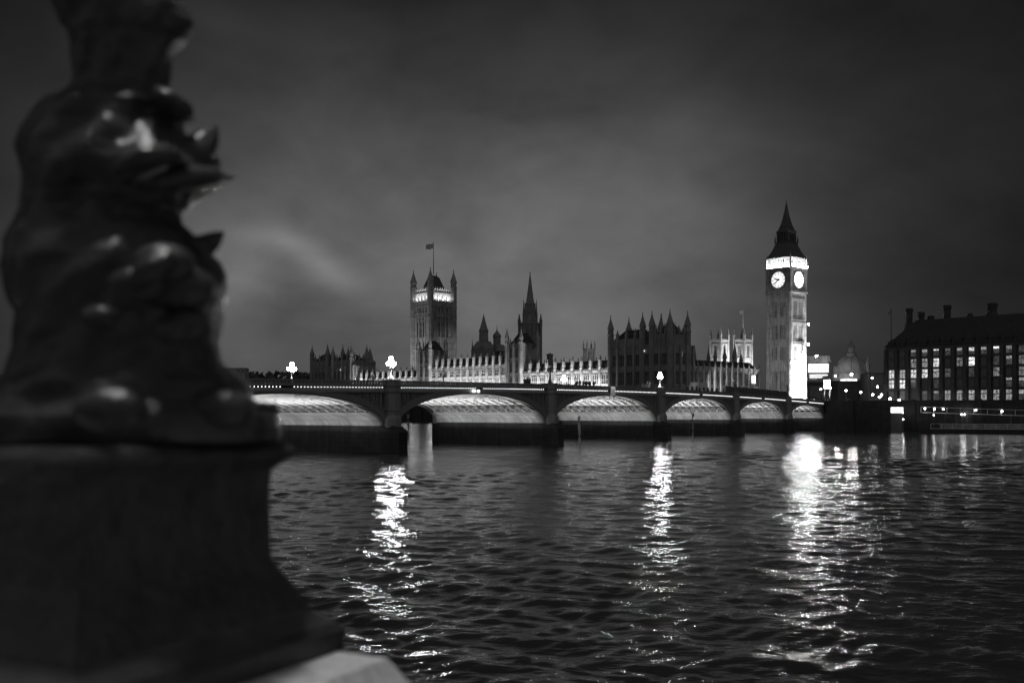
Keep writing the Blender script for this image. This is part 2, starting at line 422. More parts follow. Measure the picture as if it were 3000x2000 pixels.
for (a0, a1) in SPANS:
    mid, a = (a0 + a1) / 2, (a1 - a0) / 2; b = zl(mid) - 0.84 - SPR
    span = MB()
    for yo, sgn in ((0.0, 1), (-BW, -1)):
        for (o0, o1, yf) in ((0.0, 0.16, 0.02), (0.16, 0.52, 0.10), (0.52, 0.64, 0.16)):
            q = []
            for i in range(61):
                th = math.pi * i / 60
                f_ = 1 + 0.55 * abs(math.cos(th))
                xi, zi = ell(mid, a, b, th, o0 * f_); xo, zo = ell(mid, a, b, th, o1 * f_)
                zi = min(zi, zl(mid) - .60); zo = min(zo, zl(mid) - .58)
                q.append([(xi, yo - sgn * .45, zi), (xi, yo + sgn * yf, zi), (xo, yo + sgn * yf, zo), (xo, yo - sgn * .45, zo)])
            span.strip(q)
    arch = span.build("arch_ring", BRPAINT, bridge)
    # spandrels: recessed plate with cast tracery
    sp = MB(); tr = MB()
    for yo, sgn in ((0.0, 1), (-BW, -1)):
        for side in (0, 1):
            q = []
            for i in range(17):
                th = (0.02 + 0.38 * i / 16) * math.pi; th = th if side == 0 else math.pi - th
                f_ = 1 + .55 * abs(math.cos(th)); x, z = ell(mid, a, b, th, .5 * f_)
                x = max(min(x, a1), a0); zt = zl(x) - .6
                z = min(z, zt - .02)
                q.append([(x, yo - sgn * .40, z), (x, yo - sgn * .30, z), (x, yo - sgn * .30, zt), (x, yo - sgn * .40, zt)])
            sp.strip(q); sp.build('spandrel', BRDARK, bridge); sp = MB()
            if sgn > 0:
                edge = a1 if side == 0 else a0; d = -1 if side == 0 else 1
                for (off, rr) in ((1.5, 0.62), (3.1, 0.42), (4.4, 0.28), (5.5, 0.18)):
                    cx = edge + d * off; cz = zl(cx) - .66 - rr * 1.05
                    q = []
                    for i in range(21):
                        t_ = 2 * math.pi * i / 20; c_, s_ = math.cos(t_), math.sin(t_); k_ = 1 - .12 * math.cos(4 * t_)
                        q.append([(cx + c_ * rr * k_, yo - .30, cz + s_ * rr * k_), (cx + c_ * rr * k_, yo - .12, cz + s_ * rr * k_),
                                  (cx + c_ * rr * .78 * k_, yo - .12, cz + s_ * rr * .78 * k_), (cx + c_ * rr * .78 * k_, yo - .30, cz + s_ * rr * .78 * k_)])
                    tr.strip(q)
                    if rr > .3:
                        tr.prism_y([(cx - rr * .36, cz + rr * .4), (cx + rr * .36, cz + rr * .4), (cx + rr * .36, cz - .05), (cx, cz - rr * .5), (cx - rr * .36, cz - .05)], yo - .30, yo - .16)
                    tr.build('cast_ring', BRPAINT, bridge); tr = MB()
                tr.box(edge + d * .25 - .12, edge + d * .25 + .12, yo - .3, yo - .02, SPR + 2.2, zl(edge) - .6); tr.build('spandrel_post', BRPAINT, bridge); tr = MB()
    # ribs and cross girders
    t0 = math.asin(min(1, (5.1 - SPR) / b))
    nr = 13
    for j in range(nr):
        y = -1.2 - j * (BW - 2.4) / (nr - 1)
        q = []
        for i in range(45):
            th = t0 + (math.pi - 2 * t0) * i / 44
            xi, zi = ell(mid, a, b, th, .06); xo, zo = ell(mid, a, b, th, .62)
            zo = min(zo, zl(xo) - .44); zi = min(zi, zo - .1)
            q.append([(xi, y - .10, zi), (xi, y + .10, zi), (xo, y + .10, zo), (xo, y - .10, zo)])
        MB().strip(q).build("arch_rib", RIBP, bridge)
    cg = MB(); ng = int(a * 2 / 2.9)
    for i in range(ng + 1):
        th = t0 + 0.10 + (math.pi - 2 * t0 - 0.20) * i / ng
        xi, zi = ell(mid, a, b, th, .16); xo, zo = ell(mid, a, b, th, .50)
        zo = min(zo, zl(xo) - .45)
        cg.strip([[(xi - .06, -BW + 1.2, zi), (xi + .06, -BW + 1.2, zi), (xo + .06, -BW + 1.2, zo), (xo - .06, -BW + 1.2, zo)],
                  [(xi - .06, -1.2, zi), (xi + .06, -1.2, zi), (xo + .06, -1.2, zo), (xo - .06, -1.2, zo)]])
    cg.build("cross_girder", RIBP, bridge)
    # skewback masonry (the pale lit panel each side of the span)
    for side in (0, 1):
        pts = []
        for i in range(9):
            th = t0 * i / 8; x, z = ell(mid, a, b, th, 0.0); pts.append((x if side == 0 else 2 * mid - x, z))
        e = a1 + .4 if side == 0 else a0 - .4
        pts += [(e, 5.1), (e, SPR)]
        MB().prism_y(pts, -BW + .46, -.46).build("skewback", GRANITE, bridge)
        # unseen light strips added in mid-air under the span, washing ribs and pier panels
        ex = (a1 - .75) if side == 0 else (a0 + .75)
        d = -1 if side == 0 else 1
        strip_light("arch_fill_strip", (ex + d * a * .33, -BW / 2, 3.9), (d * .25, 0, 1.0), (0, 1, 0), BW - 3, 0.15, 1050 * (a / 17), bridge, 165)
        if side == 0: strip_light("arch_fill_strip", (mid, -BW / 2, 3.9), (0, 0, 1.0), (0, 1, 0), BW - 3, 0.15, 1050 * (a / 17), bridge, 165)
        strip_light("pier_floodlight", (ex + d * 3.4, -BW / 2, 4.9), (-d * 1.0, 0, -.08), (0, 1, 0), BW - 2, 0.12, 150 * (a / 17), bridge, 64)
# piers
for i, s in enumerate(PIERS):
    p = MB()
    def plan(h, n, off=0.0): return [(s - h, -BW + 1 - off), (s - h, -.6 + off), (s - h * .55, n - .8), (s + h * .55, n - .8), (s + h, -.6 + off), (s + h, -BW + 1 - off), (s + h * .5, -BW - 1.2), (s - h * .5, -BW - 1.2)]
    p.prism_z(plan(1.56, 2.9), -2.5, 2.7); p.prism_z(plan(1.56, 2.9), 2.7, 3.4, plan(1.5, 2.0))
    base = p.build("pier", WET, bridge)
    u = MB()
    u.box(s - 1.42, s + 1.42, -BW + .5, -.5, 3.4, zl(s) - .5)
    for yo, sg in ((0.0, 1), (-BW, -1)):
        y = yo + sg * .1
        zt = zl(s)
        u.lathe(s, y, [(1.35, 3.2), (1.35, 4.3), (1.12, 4.7), (1.12, 5.2), (1.2, 5.3), (1.2, 5.45), (1.05, 5.55), (1.05, zt - .75), (1.2, zt - .6), (1.2, zt - .2), (1.08, zt - .1), (1.08, zt + .1), (1.28, zt + .14), (1.28, zt + .3), (1.1, zt + .36), (1.1, zt + .8), (1.25, zt + .84), (1.25, zt + .96), (.6, zt + 1.02)], 8)
    u.build("pier_turret", BRPAINT, base)
# abutments
ab = MB(); ab.box(-26, -.05, -BW - 1, 1.2, -2, zl(0) - .65); ab.box(-26, -1.5, -BW + .3, .3, zl(0) - .65, zl(0) - .1); ab.box(-26, 0.4, .3, 1.2, zl(0) - .65, zl(0) + .85)
ab.build("abutment", WET, bridge)
ab = MB(); ab.box(247, 275, -BW - 1, 1.2, -2, zl(250) - .65); ab.build("abutment", WET, bridge)
# rows of small lamps under the parapet
led = [];
crowns = [(a + b) / 2 for a, b in SPANS]
s = 1.0
while s < 214:
    if min(abs(s - p) for p in PIERS) > 1.7 and min(abs(s - c) for c in crowns) > 0.85: led.append(s)
    s += 0.53
led.sort(reverse=True)
me0 = None; rest = MB()
for k, s in enumerate(led):
    if k < 99:
        if me0 is None:
            o = MB().ball((0, 0, 0), .07, 8, 6, (1.0, .8, .8)).build("parapet_light", LED, bridge, True); me0 = o
        else:
            o = me0.copy(); COL.objects.link(o); o.parent = bridge
        o.location = (s, .20, zl(s) - .02)
    else: rest.ball((s, .20, zl(s) - .02), .07, 6, 4)
o = rest.build("parapet_light", LED, bridge, True); o['kind'] = 'stuff'
for ds in (-.55, .55): MB().ball((163.2 + ds, .42, zl(162) - .42), .17, 10, 8).build("navigation_light", HEADL, bridge, True)
sb = MB().box(104.9 + 18.0 - .1 - .95, 104.9 + 18.0 + .6, .30, .38, zl(123) - 0.75, zl(123) + .72).build("sign_board", mat("sign_white", .8, .6, .15, 3.0), bridge)
ln = MB()
for k, (zz, w_) in enumerate(((.30, .8), (.05, .9), (-.12, .5), (-.35, .9))): ln.box(122.55 - w_ / 2, 122.55 + w_ / 2, .38, .39, zl(123) + zz - .03, zl(123) + zz + .03)
ln.build("notice_line", DARKM, sb)
area_o, _ = area("sign_lamp", (0, 0, 0), None, .6, .1, 10); aim(area_o, brw(122.6, 1.6, zl(123) + 1.2), brw(122.6, .3, zl(123)) - brw(122.6, 1.6, zl(123) + 1.2), (1, 0, 0))

# ------------------------------------------------------------------ bridge lamp standards
def bridge_lamp(name, label, lit):
    t = thing(name, label, "street lamp", group="lamp standards along the bridge parapets")
    MB().lathe(0, 0, [(.42, 0), (.42, .12), (.3, .2), (.24, .45), (.15, .55), (.11, .8), (.09, 1.5), (.14, 1.55), (.16, 1.65), (.08, 1.75), (.07, 2.2), (.11, 2.25)], 10).build("post", DARKM if not lit else PALEM, t, True)  # posts and arms of lit lamps are paler, lamplight put into their colour
    for sg in (-1, 1):
        MB().tube([(0, 0, 1.55), (sg * .22, 0, 1.5), (sg * .52, 0, 1.58), (sg * .58, 0, 1.75)], [.05, .045, .045, .06], 8).build("arm", DARKM if not lit else PALEM, t, True)
    for (x, z, r) in ((-.58, 2.0, .26), (.58, 2.0, .26), (0, 2.62, .3)):
        l = MB().lathe(x, 0, [(.06, z - r * 1.1), (r * .75, z - r * .8), (r, z - r * .1), (r * .9, z + r * .45), (r * .45, z + r * .9), (.03, z + r)], 8).build("lantern", LAMP if lit else LAMPD, t, True)
        MB().lathe(x, 0, [(r * .5, z + r * .88), (.06, z + r * 1.2), (.05, z + r * 1.35), (.02, z + r * 1.6)], 8).build("finial", DARKM, l)
    return t
LIT_N = bridge_lamp("bridge_lamp", "brightly lit triple lamp on the pier left of the square flag tower", True)
LIT_N.location = brw(181, .1, zl(181) + 1.0); LIT_N.rotation_euler = (0, 0, BR_R)
DIM_N = bridge_lamp("bridge_lamp", "dim triple lamp on the second pier, dark against the bright riverside range", False)
DIM_N.location = brw(143, .1, zl(143) + 1.0); DIM_N.rotation_euler = (0, 0, BR_R)
for (s, y, src, lab) in (
    (103.4, .1, LIT_N, "lit lamp on the third pier in front of the dark turreted block"),
    (65.4, .1, DIM_N, "dim triple lamp on the bridge pier at the left end of the dark hoarding"),
    (30.5, .1, DIM_N, "dim triple lamp on the bridge pier just below the clock tower's base"),
    (178.6, -BW + 1.6, LIT_N, "lit lamp on the far parapet, leftmost of the glowing bridge lamps"),
    (143, -BW + .6, DIM_N, "dim lamp on the far parapet below the square flag tower"),
    (103.4, -BW + .6, LIT_N, "lit lamp on the far parapet glaring before the floodlit riverside wall"),
    (65.4, -BW + .6, DIM_N, "dim lamp on the far parapet in front of the grey north range"),
    (30.5, -BW + .6, DIM_N, "dim lamp on the far parapet close beside the clock tower shaft")):
    dup(src, brw(s, y, zl(s) + (1.0 if y > 0 else .9)), BR_R, lab)

# ------------------------------------------------------------------ gothic pieces
def pinnacle(m, x, y, z0, z1, h=.4):
    zm = z0 + (z1 - z0) * .45
    m.square(x, y, [(h, z0), (h, zm), (h * 1.25, zm + .05), (h * 1.25, zm + .2), (h * .75, zm + .3), (h * .12, z1 - .2), (h * .3, z1 - .15), (.02, z1)])
def turret(m, x, y, z0, zb, zt, r, n=8):
    h = zt - zb
    m.lathe(x, y, [(r, z0), (r, zb - h * .35), (r * 1.15, zb - h * .33), (r * 1.15, zb - h * .27), (r * .92, zb - h * .25), (r * .92, zb), (r * 1.12, zb + .03 * h), (r * 1.05, zb + .12 * h), (r * .8, zb + .3 * h), (r * .48, zb + .5 * h), (r * .2, zb + .72 * h), (r * .1, zb + .85 * h), (r * .18, zb + .88 * h), (.03, zt)], n)
def gable_roof(m, x0, x1, y0, y1, z0, z1, inset=0.0):
    ym = (y0 + y1) / 2
    m.add([(x0, y0, z0), (x1, y0, z0), (x1, y1, z0), (x0, y1, z0), (x0 + inset, ym - .4, z1), (x1 - inset, ym - .4, z1), (x1 - inset, ym + .4, z1), (x0 + inset, ym + .4, z1)],
          [(0, 3, 2, 1), (4, 5, 6, 7), (0, 1, 5, 4), (1, 2, 6, 5), (2, 3, 7, 6), (3, 0, 4, 7)])
def facade(root, wall, t0, t1, nb, y0, rows, zbase, ztop, axis='x', sgn=1, pier=.55, proud=.45, depth=.6, lights=3, wmat=GLASS, ptop=None, pieces=None):
    """bays of windows in a wall: axis 'x' runs along local x at y=y0 facing +y*sgn; axis 'y' runs along local y at x=y0 facing x*sgn."""
    def bx(m, a0, a1, d0, d1, z0, z1):
        lo, hi = sorted((y0 + sgn * d0, y0 + sgn * d1))
        if axis == 'x': m.box(a0, a1, lo, hi, z0, z1)
        else: m.box(lo, hi, a0, a1, z0, z1)
    bw = (t1 - t0) / nb
    edges = [zbase] + [e for r in rows for e in r] + [ztop]
    for i in range(0, len(edges), 2):
        bx(wall, t0, t1, -depth, 0, edges[i], edges[i + 1])
        if i: bx(wall, t0, t1, 0.0, .14, edges[i] - .02, edges[i] + .22)
    for i in range(nb + 1):
        c = t0 + i * bw
        bx(wall, c - pier, c + pier, -depth + .003, proud, zbase, ptop or ztop)
    for i in range(nb):
        c = t0 + (i + .5) * bw; h = bw / 2 - pier - .3
        for (za, zb) in rows:
            for sg in (-1, 1): bx(wall, c + sg * (h + .15) - .16, c + sg * (h + .15) + .16, -depth, -.05, za, zb)
            for k in range(1, lights):
                xx = c - h + 2 * h * k / lights; bx(wall, xx - .09, xx + .09, -depth + .1, -.12, za, zb)
            if zb - za > 2.2: bx(wall, c - h, c + h, -depth + .1, -.15, (za + zb) / 2 - .1, (za + zb) / 2 + .1)
            w = MB(); bx(w, c - h, c + h, -depth - .06, -depth + .05, za, zb)
            o = w.build("window", wmat, root)

# ------------------------------------------------------------------ riverside range (floodlit)
rng_ = thing("riverside_range", "long low Gothic riverside range, floodlit white below a dark roof with pale buttresses", "palace building", PAL_O, PAL_R)
w = MB(); rf = MB()
def wing(t0, t1, nb, zc, zr, rows, y0):
    w.box(t0, t1, y0 - 12, y0 - .62, 6, zc)
    facade(rng_, w, t0, t1, nb, y0, rows, 6, zc)
    w.box(t0, t1, y0 - .5, y0 + .32, zc, zc + .35); w.box(t0, t1, y0 - .6, y0 - .2, zc + .35, zc + 1.1)
    gable_roof(rf, t0, t1, y0 - 12, y0 - .7, zc + .2, zr)
    bw = (t1 - t0) / nb
    for i in range(nb + 1):
        c = t0 + i * bw
        b = MB()
        b.box(c - .66, c + .66, y0 - .5, y0 + .5, zc + .36, zc + 1.7); b.box(c - .5, c + .5, y0 - .45, y0 + .2, zc + 1.7, zc + 2.3)
        b.box(c - .6, c + .6, y0 - .5, y0 + .45, zc + 2.3, zr - .1)
        bo = b.build("buttress", STONE, rng_); b = MB(); pinnacle(b, c, y0 - .3, zr - .1, zr + 2.0, .3); b.build("pinnacle", DARKSTONE, bo)  # darker stone on the tips paints in the shade above the floodlighting
    for i in range(nb):
        c = t0 + (i + .5) * bw
        rf.lathe(c, y0 - 6.3, [(.12, zr), (.1, zr + .5), (.25, zr + .6), (.02, zr + 1.8)], 6)
        dm = MB().box(c - .45, c + .45, y0 - 2.6, y0 - .9, zc + 1.0, zc + 2.3); gable_roof(dm, c - .55, c + .55, y0 - 2.6, y0 - .85, zc + 2.3, zc + 3.0)
        dm.build("dormer", SLATE, rng_)
wing(37.5, 92, 10, 22.2, 27.0, [(9, 14.4), (16.7, 20.7)], 0)
wing(102.5, 162, 12, 26.2, 31.6, [(9, 14), (15.8, 20.2), (22.3, 25.1)], 0)
wing(173, 233, 11, 22.2, 27.0, [(9, 14.4), (16.7, 20.7)], 0)
w.build("wall", STONE, rng_); rf.build("roof", SLATE, rng_)
for (t0, t1) in ((92, 102.5), (162, 173)):
    tw = MB(); m_ = (t0 + t1) / 2
    tw.box(t0, t1, -10, -.1, 6, 36.5)
    facade(rng_, tw, t0 + 1.2, t1 - 1.2, 2, .6, [(9, 14), (16.6, 20.8), (23, 27.5), (30, 34.5)], 6, 36.4, lights=2)
    facade(rng_, tw, -9, -1, 2, t0, [(29, 34)], 26.5, 36.4, axis='y', sgn=-1, lights=2)
    tt = tw.build("pavilion_tower", DARKSTONE, rng_)
    cap = MB()
    for x in (t0 + .3, t1 - .3):
        for y in (.4, -9.8): cap = MB(); turret(cap, x, y, 6, 38.5, 44.5, 1.05); cap.build("turret", STONE, tt)
    rr = MB(); gable_roof(rr, t0 + 1, t1 - 1, -9, -.9, 36.4, 41.5, 1.6); rr.build("roof", SLATE, tt)
    pp = MB()
    for k in range(1, 4): pp = MB(); pinnacle(pp, t0 + (t1 - t0) * k / 4, .3, 36.4, 39.0, .3); pp.build("pinnacle", DARKSTONE, tt)
for (t0, t1, zz, pw) in ((37.5, 91, 11.5, 3400), (102.5, 162, 11.5, 4300), (173, 233, 11.5, 3200)):
    strip_light("range_floodlight", ((t0 + t1) / 2, 3.6, zz - 1), (0, -1, 1.15), (1, 0, 0), t1 - t0, .3, pw * 7.5, rng_, 140)
# upper wash lights standing on the cornice, lighting the buttress tops
for (t0, t1, zz) in ((37.5, 92, 22.6), (102.5, 162, 26.6), (173, 233, 22.6)):
    strip_light("cornice_light", ((t0 + t1) / 2, 2.6, zz - .3), (0, -1, .85), (1, 0, 0), t1 - t0, .2, 750, rng_, 75)

# ------------------------------------------------------------------ north pavilion block (dark) and south pavilion block
def pavilion(name, label, towers, t0, t1, ztop, lit=None):
    t = thing(name, label, "palace building", PAL_O, PAL_R)
    b = MB(); b.box(t0, t1, -12, .9, 6, ztop)
    nb = max(2, int((t1 - t0) / 4.2))
    facade(t, b, t0 + .8, t1 - .8, nb, 1.55, [(9, 14), (16, 21), (23.5, 28)], 6, ztop, lights=3)
    facade(t, b, -11.5, .2, 3, t0 - .65, [(9, 14), (16, 21), (23.5, 28)], 6, ztop, axis='y', sgn=-1, lights=3)
    b.box(t0 - .8, t1, .9, 1.8, ztop, ztop + .5)
    b.build("wall", DARKSTONE, t)
    for (a, c, y0, y1, zb, zr, zt) in towers:
        k = MB(); k.box(a, c, y0, y1 + .4, ztop, zb)
        for i in range(1, 4): k.box(a + (c - a) * i / 4 - .5, a + (c - a) * i / 4 + .5, y1 + .4, y1 + .75, ztop + 1, zb)
        tw = k.build("tower", DARKSTONE, t)
        r = MB(); gable_roof(r, a + 1, c - 1, y0 + .8, y1 - .8, zb, zr, (c - a) * .16); 
        for i in range(9): r.box(a + (c - a) * (.2 + .6 * i / 8) - .06, a + (c - a) * (.2 + .6 * i / 8) + .06, (y0 + y1) / 2 - .06, (y0 + y1) / 2 + .06, zr, zr + .8)
        r.build("roof", SLATE, tw)
        for x in (a, c):
            for y in (y0, y1):
                q = MB(); turret(q, x, y, 6, zt - 6.3, zt, 1.35); q.build("turret", DARKSTONE, tw)
        pp = MB()
        for i in (.22, .5, .78):
            for ax_, ay_, h_ in ((a + (c - a) * i, y1, 4.0), (a, y0 + (y1 - y0) * i, 3.6)):
                pp = MB(); pinnacle(pp, ax_, ay_, zb, zb + h_, .5); pp.build("pinnacle", DARKSTONE, tw)
    return t
np_ = pavilion("north_pavilion", "dark turreted palace block between the floodlit range and the clock tower", [(18.1, 35.6, -9.9, 1.2, 34.6, 38.6, 45.0), (4.0, 13.2, -9.5, 1.2, 35.6, 39.6, 45.2)], 3.5, 36.8, 31.3)
q = MB(); turret(q, 12.0, -3.2, 30, 38, 44.5, .9); q.build("turret", DARKSTONE, np_)
MB().box(2.55, 2.75, -4.6, -3.3, 26.8, 28.6).build("window", LIT, np_)
MB().box(16.2, 16.7, 2.0, 2.1, 29.0, 29.6).build("window", LIT, np_)
sp_ = pavilion("south_pavilion", "distant turreted palace block at the far left end of the riverside range", [(236, 256, -9, 1.2, 34.5, 38.0, 43.5), (262, 280, -9, 1.2, 35, 39, 45)], 233.3, 281, 31)
MB().box(246, 247, 2.0, 2.1, 28.6, 29.5).build("window", LIT, sp_)
strip_light("pavilion_floodlight", (226, -2, 22.5), (1, 0, 1), (0, 1, 0), 8, .3, 500, rng_, 120)

# ------------------------------------------------------------------ north range towards the clock tower
nr_ = thing("north_range", "dim grey Gothic range with close tall windows running to the clock tower", "palace building", PAL_O, PAL_R)
w = MB(); w.box(6.9, 17, -61, -10, 6, 22.2)
facade(nr_, w, -60.5, -10.5, 13, 6.2, [(9.2, 15), (16.2, 21.3)], 6, 22.4, axis='y', sgn=-1, pier=.42, proud=.5, lights=4)
w.box(5.9, 6.5, -60.5, -10.5, 22.4, 23.5)
w.build("wall", STONE, nr_)
r = MB()
r.add([(6.6, -61, 22.3), (18, -61, 22.3), (18, -10, 22.3), (6.6, -10, 22.3), (11.5, -61, 26.4), (12.5, -61, 26.4), (12.5, -10, 26.4), (11.5, -10, 26.4)], [(0, 3, 2, 1), (4, 5, 6, 7), (0, 1, 5, 4), (1, 2, 6, 5), (2, 3, 7, 6), (3, 0, 4, 7)])
r.build("roof", SLATE, nr_)
for i in range(14):
    q = MB(); pinnacle(q, 5.9, -10.5 - i * 50 / 13, 22.4, 26.0, .36); q.build("pinnacle", DARKSTONE, nr_)
for (yy, zb, zt, rr) in ((-14, 27, 31, .5), (-24, 27, 32.5, .7), (-33, 27, 33, .8), (-37.5, 27.5, 33, .8), (-44, 27.5, 34, .9), (-51, 28, 36, 1.1), (-55.5, 27, 32, .8)):
    q = MB(); turret(q, 12, yy, 24, zb, zt, rr); q.build("turret", DARKSTONE, nr_)
MB().box(5.66, 5.72, -57.0, -54.5, 17.2, 20.6).build("window", SIGNL, nr_)
strip_light("north_range_floodlight", (-6, -34, 6.9), (1, 0, .75), (0, 1, 0), 46, .5, 700, nr_, 150)

# ------------------------------------------------------------------ clock tower
CT = Vector((118.8, 431, 0))
ct = thing("clock_tower", "tall slender clock tower with two glowing dials and a dark pointed roof", "clock tower", CT, PAL_R)
H = 5.95
def side_box(m, face, a0, a1, d0, d1, z0, z1, half=0.0):
    """face e: +y, n: -x, w: -y, s: +x ; a along the face (to the viewer's right), d outward from the axis"""
    for fc in face:
        if fc == 'e': m.box(-a1, -a0, d0, d1, z0, z1)
        elif fc == 'w': m.box(a0, a1, -d1, -d0, z0, z1)
        elif fc == 'n': m.box(-d1, -d0, -a1, -a0, z0, z1)
        else: m.box(d0, d1, a0, a1, z0, z1)
sh = MB(); sh.box(-H + .5, H - .5, -H + .5, H - .5, 4, 55.9)
for sx in (-1, 1):
    for sy in (-1, 1):
        sh.lathe(sx * (H - .75), sy * (H - .75), [(1.28, 4), (1.28, 23.4), (1.2, 23.6), (1.2, 43.5), (1.12, 43.7), (1.12, 55.9)], 8)
bands = [(4, 8.2), (23.4, 26.2), (34.0, 35.1), (43.2, 44.6), (53.4, 55.9)]
for z0, z1 in bands:
    side_box(sh, 'enws', -H + 1, H - 1, H - .6, H - .05, z0, z1); sh.box(-H - .1, H + .1, -H - .1, H + .1, z1 - .25, z1); sh.box(-H - .1, H + .1, -H - .1, H + .1, z0, z0 + .25)
for (z0, z1) in ((8.2, 23.4), (26.2, 34.0), (35.1, 43.2), (44.6, 53.4)):
    for x in (-3.5, -2.3, -1.45, -.55, .55, 1.45, 2.3, 3.5):
        side_box(sh, 'enws', x - .17, x + .17, H - .6, H - .16, z0, z1)
    for k in range(19):
        x = -4.5 + k * .5; side_box(sh, 'enws', x - .06, x + .06, H - .6, H - .27 + .05 * (k % 2), z0 + 1, z1 - 1.2)
    for x0, x1 in ((-4.6, -3.5), (-.55, .55), (3.5, 4.6)):
        side_box(sh, 'enws', x0, x1, H - .6, H - .22, z0, z1)
    side_box(sh, 'enws', -H + 1.2, H - 1.2, H - .6, H - .2, z1 - 1.2, z1); side_box(sh, 'enws', -H + 1.2, H - 1.2, H - .6, H - .2, z0, z0 + 1.0)
sh.build("shaft", STONE, ct)
for (z0, z1) in ((9.5, 22), (27.3, 32.7), (36.2, 41.9), (45.7, 52.1)):
    for fc in 'en':
        for x in (-1.9, -1.0, 1.0, 1.9):
            s_ = MB(); side_box(s_, fc, x - .19, x + .19, H - .52, H - .46, z0, z1); s_.build("slit_window", GLASS, ct)
ck = MB()
ck.box(-6.0, 6.0, -6.0, 6.0, 55.9, 66.6)
ck.box(-6.45, 6.45, -6.45, 6.45, 55.9, 56.7); ck.box(-6.3, 6.3, -6.3, 6.3, 56.7, 57.2)
for sx in (-1, 1):
    for sy in (-1, 1): ck.box(min(sx * 4.75, sx * 6.25), max(sx * 4.75, sx * 6.25), min(sy * 4.75, sy * 6.25), max(sy * 4.75, sy * 6.25), 57.2, 66.0)
side_box(ck, 'enws', -4.75, 4.75, 6.0, 6.2, 57.2, 57.8); side_box(ck, 'enws', -4.75, 4.75, 6.0, 6.2, 65.3, 66.0)
ck.box(-6.5, 6.5, -6.5, 6.5, 66.0, 66.7)
stage = ck.build("clock_stage", STONE, ct)
def face_pt(fc, a, z, d):
    return {'e': (-a, d, z), 'w': (a, -d, z), 'n': (-d, -a, z), 's': (d, a, z)}[fc]
def disc(m, fc, r0, r1, d0, d1, n=48):
    q = []
    for i in range(n + 1):
        t_ = 2 * math.pi * i / n; c_, s_ = math.cos(t_), math.sin(t_)
        q.append([face_pt(fc, c_ * r0, 61.6 + s_ * r0, d0), face_pt(fc, c_ * r1, 61.6 + s_ * r1, d0), face_pt(fc, c_ * r1, 61.6 + s_ * r1, d1), face_pt(fc, c_ * r0, 61.6 + s_ * r0, d1)])
    m.strip(q)
def bar(m, fc, ang, r0, r1, w0, w1, d0, d1):
    sa, ca = math.sin(R(ang)), math.cos(R(ang)); q = []
    for r_, w_ in ((r0, w0), (r1, w1)):
        pts = []
        for wd, d in ((-w_, d0), (w_, d0), (w_, d1), (-w_, d1)): pts.append(face_pt(fc, sa * r_ + ca * wd, 61.6 + ca * r_ - sa * wd, d))
        q.append(pts)
    m.strip(q)
HANDM = mat("clock_hand_black", .01, .5)
for fc in 'enws':
    d = MB(); disc(d, fc, .02, 3.42, 6.02, 6.10); dial = d.build("clock_dial", DIAL if fc != 'n' else DIAL2, ct)
    rg = MB(); disc(rg, fc, 3.42, 3.72, 6.0, 6.28); disc(rg, fc, 3.72, 3.95, 6.0, 6.18); rg.build("dial_rim", DARKSTONE, dial)
    nm = MB()
    for h in range(12):
        bar(nm, fc, h * 30, 2.3, 3.2, .12 if h % 3 else .17, .12 if h % 3 else .17, 6.10, 6.13)
        bar(nm, fc, h * 30, 2.95, 3.12, .16, .16, 6.10, 6.132)
    disc(nm, fc, 3.22, 3.26, 6.10, 6.13); disc(nm, fc, 2.2, 2.23, 6.10, 6.13)
    nm.build("numeral_ring", mat("dial_iron_" + fc, .06 if fc != 'n' else .3, .5), dial)
    for nme, ang, ln_, wd in (("hour_hand", 289, 2.3, .30), ("minute_hand", 229, 3.1, .22)):
        hd = MB(); bar(hd, fc, ang, -.7, ln_ * .55, wd * 1.0, wd, 6.16, 6.24); bar(hd, fc, ang, ln_ * .55, ln_, wd, .10, 6.16, 6.24)
        if nme == "hour_hand": disc(hd, fc, .01, .3, 6.25, 6.3, 16)
        hd.build(nme, HANDM, dial)
bf = MB()
bf.box(-5.1, 5.1, -5.1, 5.1, 66.7, 71.2)
for fc in 'enws':
    for i in range(10):
        x = -5.6 + 11.2 * i / 9
        side_box(bf, fc, x - .18, x + .18, 5.1 if abs(x) < 5 else 5.2, 5.85, 66.7, 70.2)
    side_box(bf, fc, -5.85, 5.85, 5.12, 5.9, 70.2, 70.9)
bf.build("belfry", PALEM, ct)
rf = MB()
rf.square(0, 0, [(5.95, 70.9), (6.15, 71.1), (6.1, 71.5), (5.45, 72.4), (4.55, 74.2), (3.85, 76), (3.35, 77.6), (3.3, 77.9), (3.55, 78.0), (3.5, 78.3)])
for i in range(9):
    for fc in 'enws': side_box(rf, fc, -5.5 + 11 * i / 8 - .12, -5.5 + 11 * i / 8 + .12, 5.8, 6.05, 71.3, 72.2)
rf.build("lower_roof", IRONROOF, ct)
la = MB(); la.box(-2.4, 2.4, -2.4, 2.4, 78.3, 82.4)
for fc in 'enws':
    for i in range(6): side_box(la, fc, -2.8 + 5.6 * i / 5 - .18, -2.8 + 5.6 * i / 5 + .18, 2.4, 2.95, 78.3, 82.2)
for sx in (-1, 1):
    for sy in (-1, 1): pinnacle(la, sx * 3.4, sy * 3.4, 77.8, 81.4, .22)
la.build("lantern", IRONROOF, ct)
ur = MB(); ur.square(0, 0, [(2.9, 82.2), (3.15, 82.5), (3.1, 82.9), (2.55, 83.6), (1.75, 86), (1.1, 89), (.62, 92), (.28, 94.6), (.12, 95.2)])
for fc in 'enws':
    for z, x in ((84.2, .8), (84.2, -.8), (86.6, 0)): side_box(ur, fc, x - .25, x + .25, 1.0, 2.55 - (z - 83.6) * .3 + .15, z, z + .9)
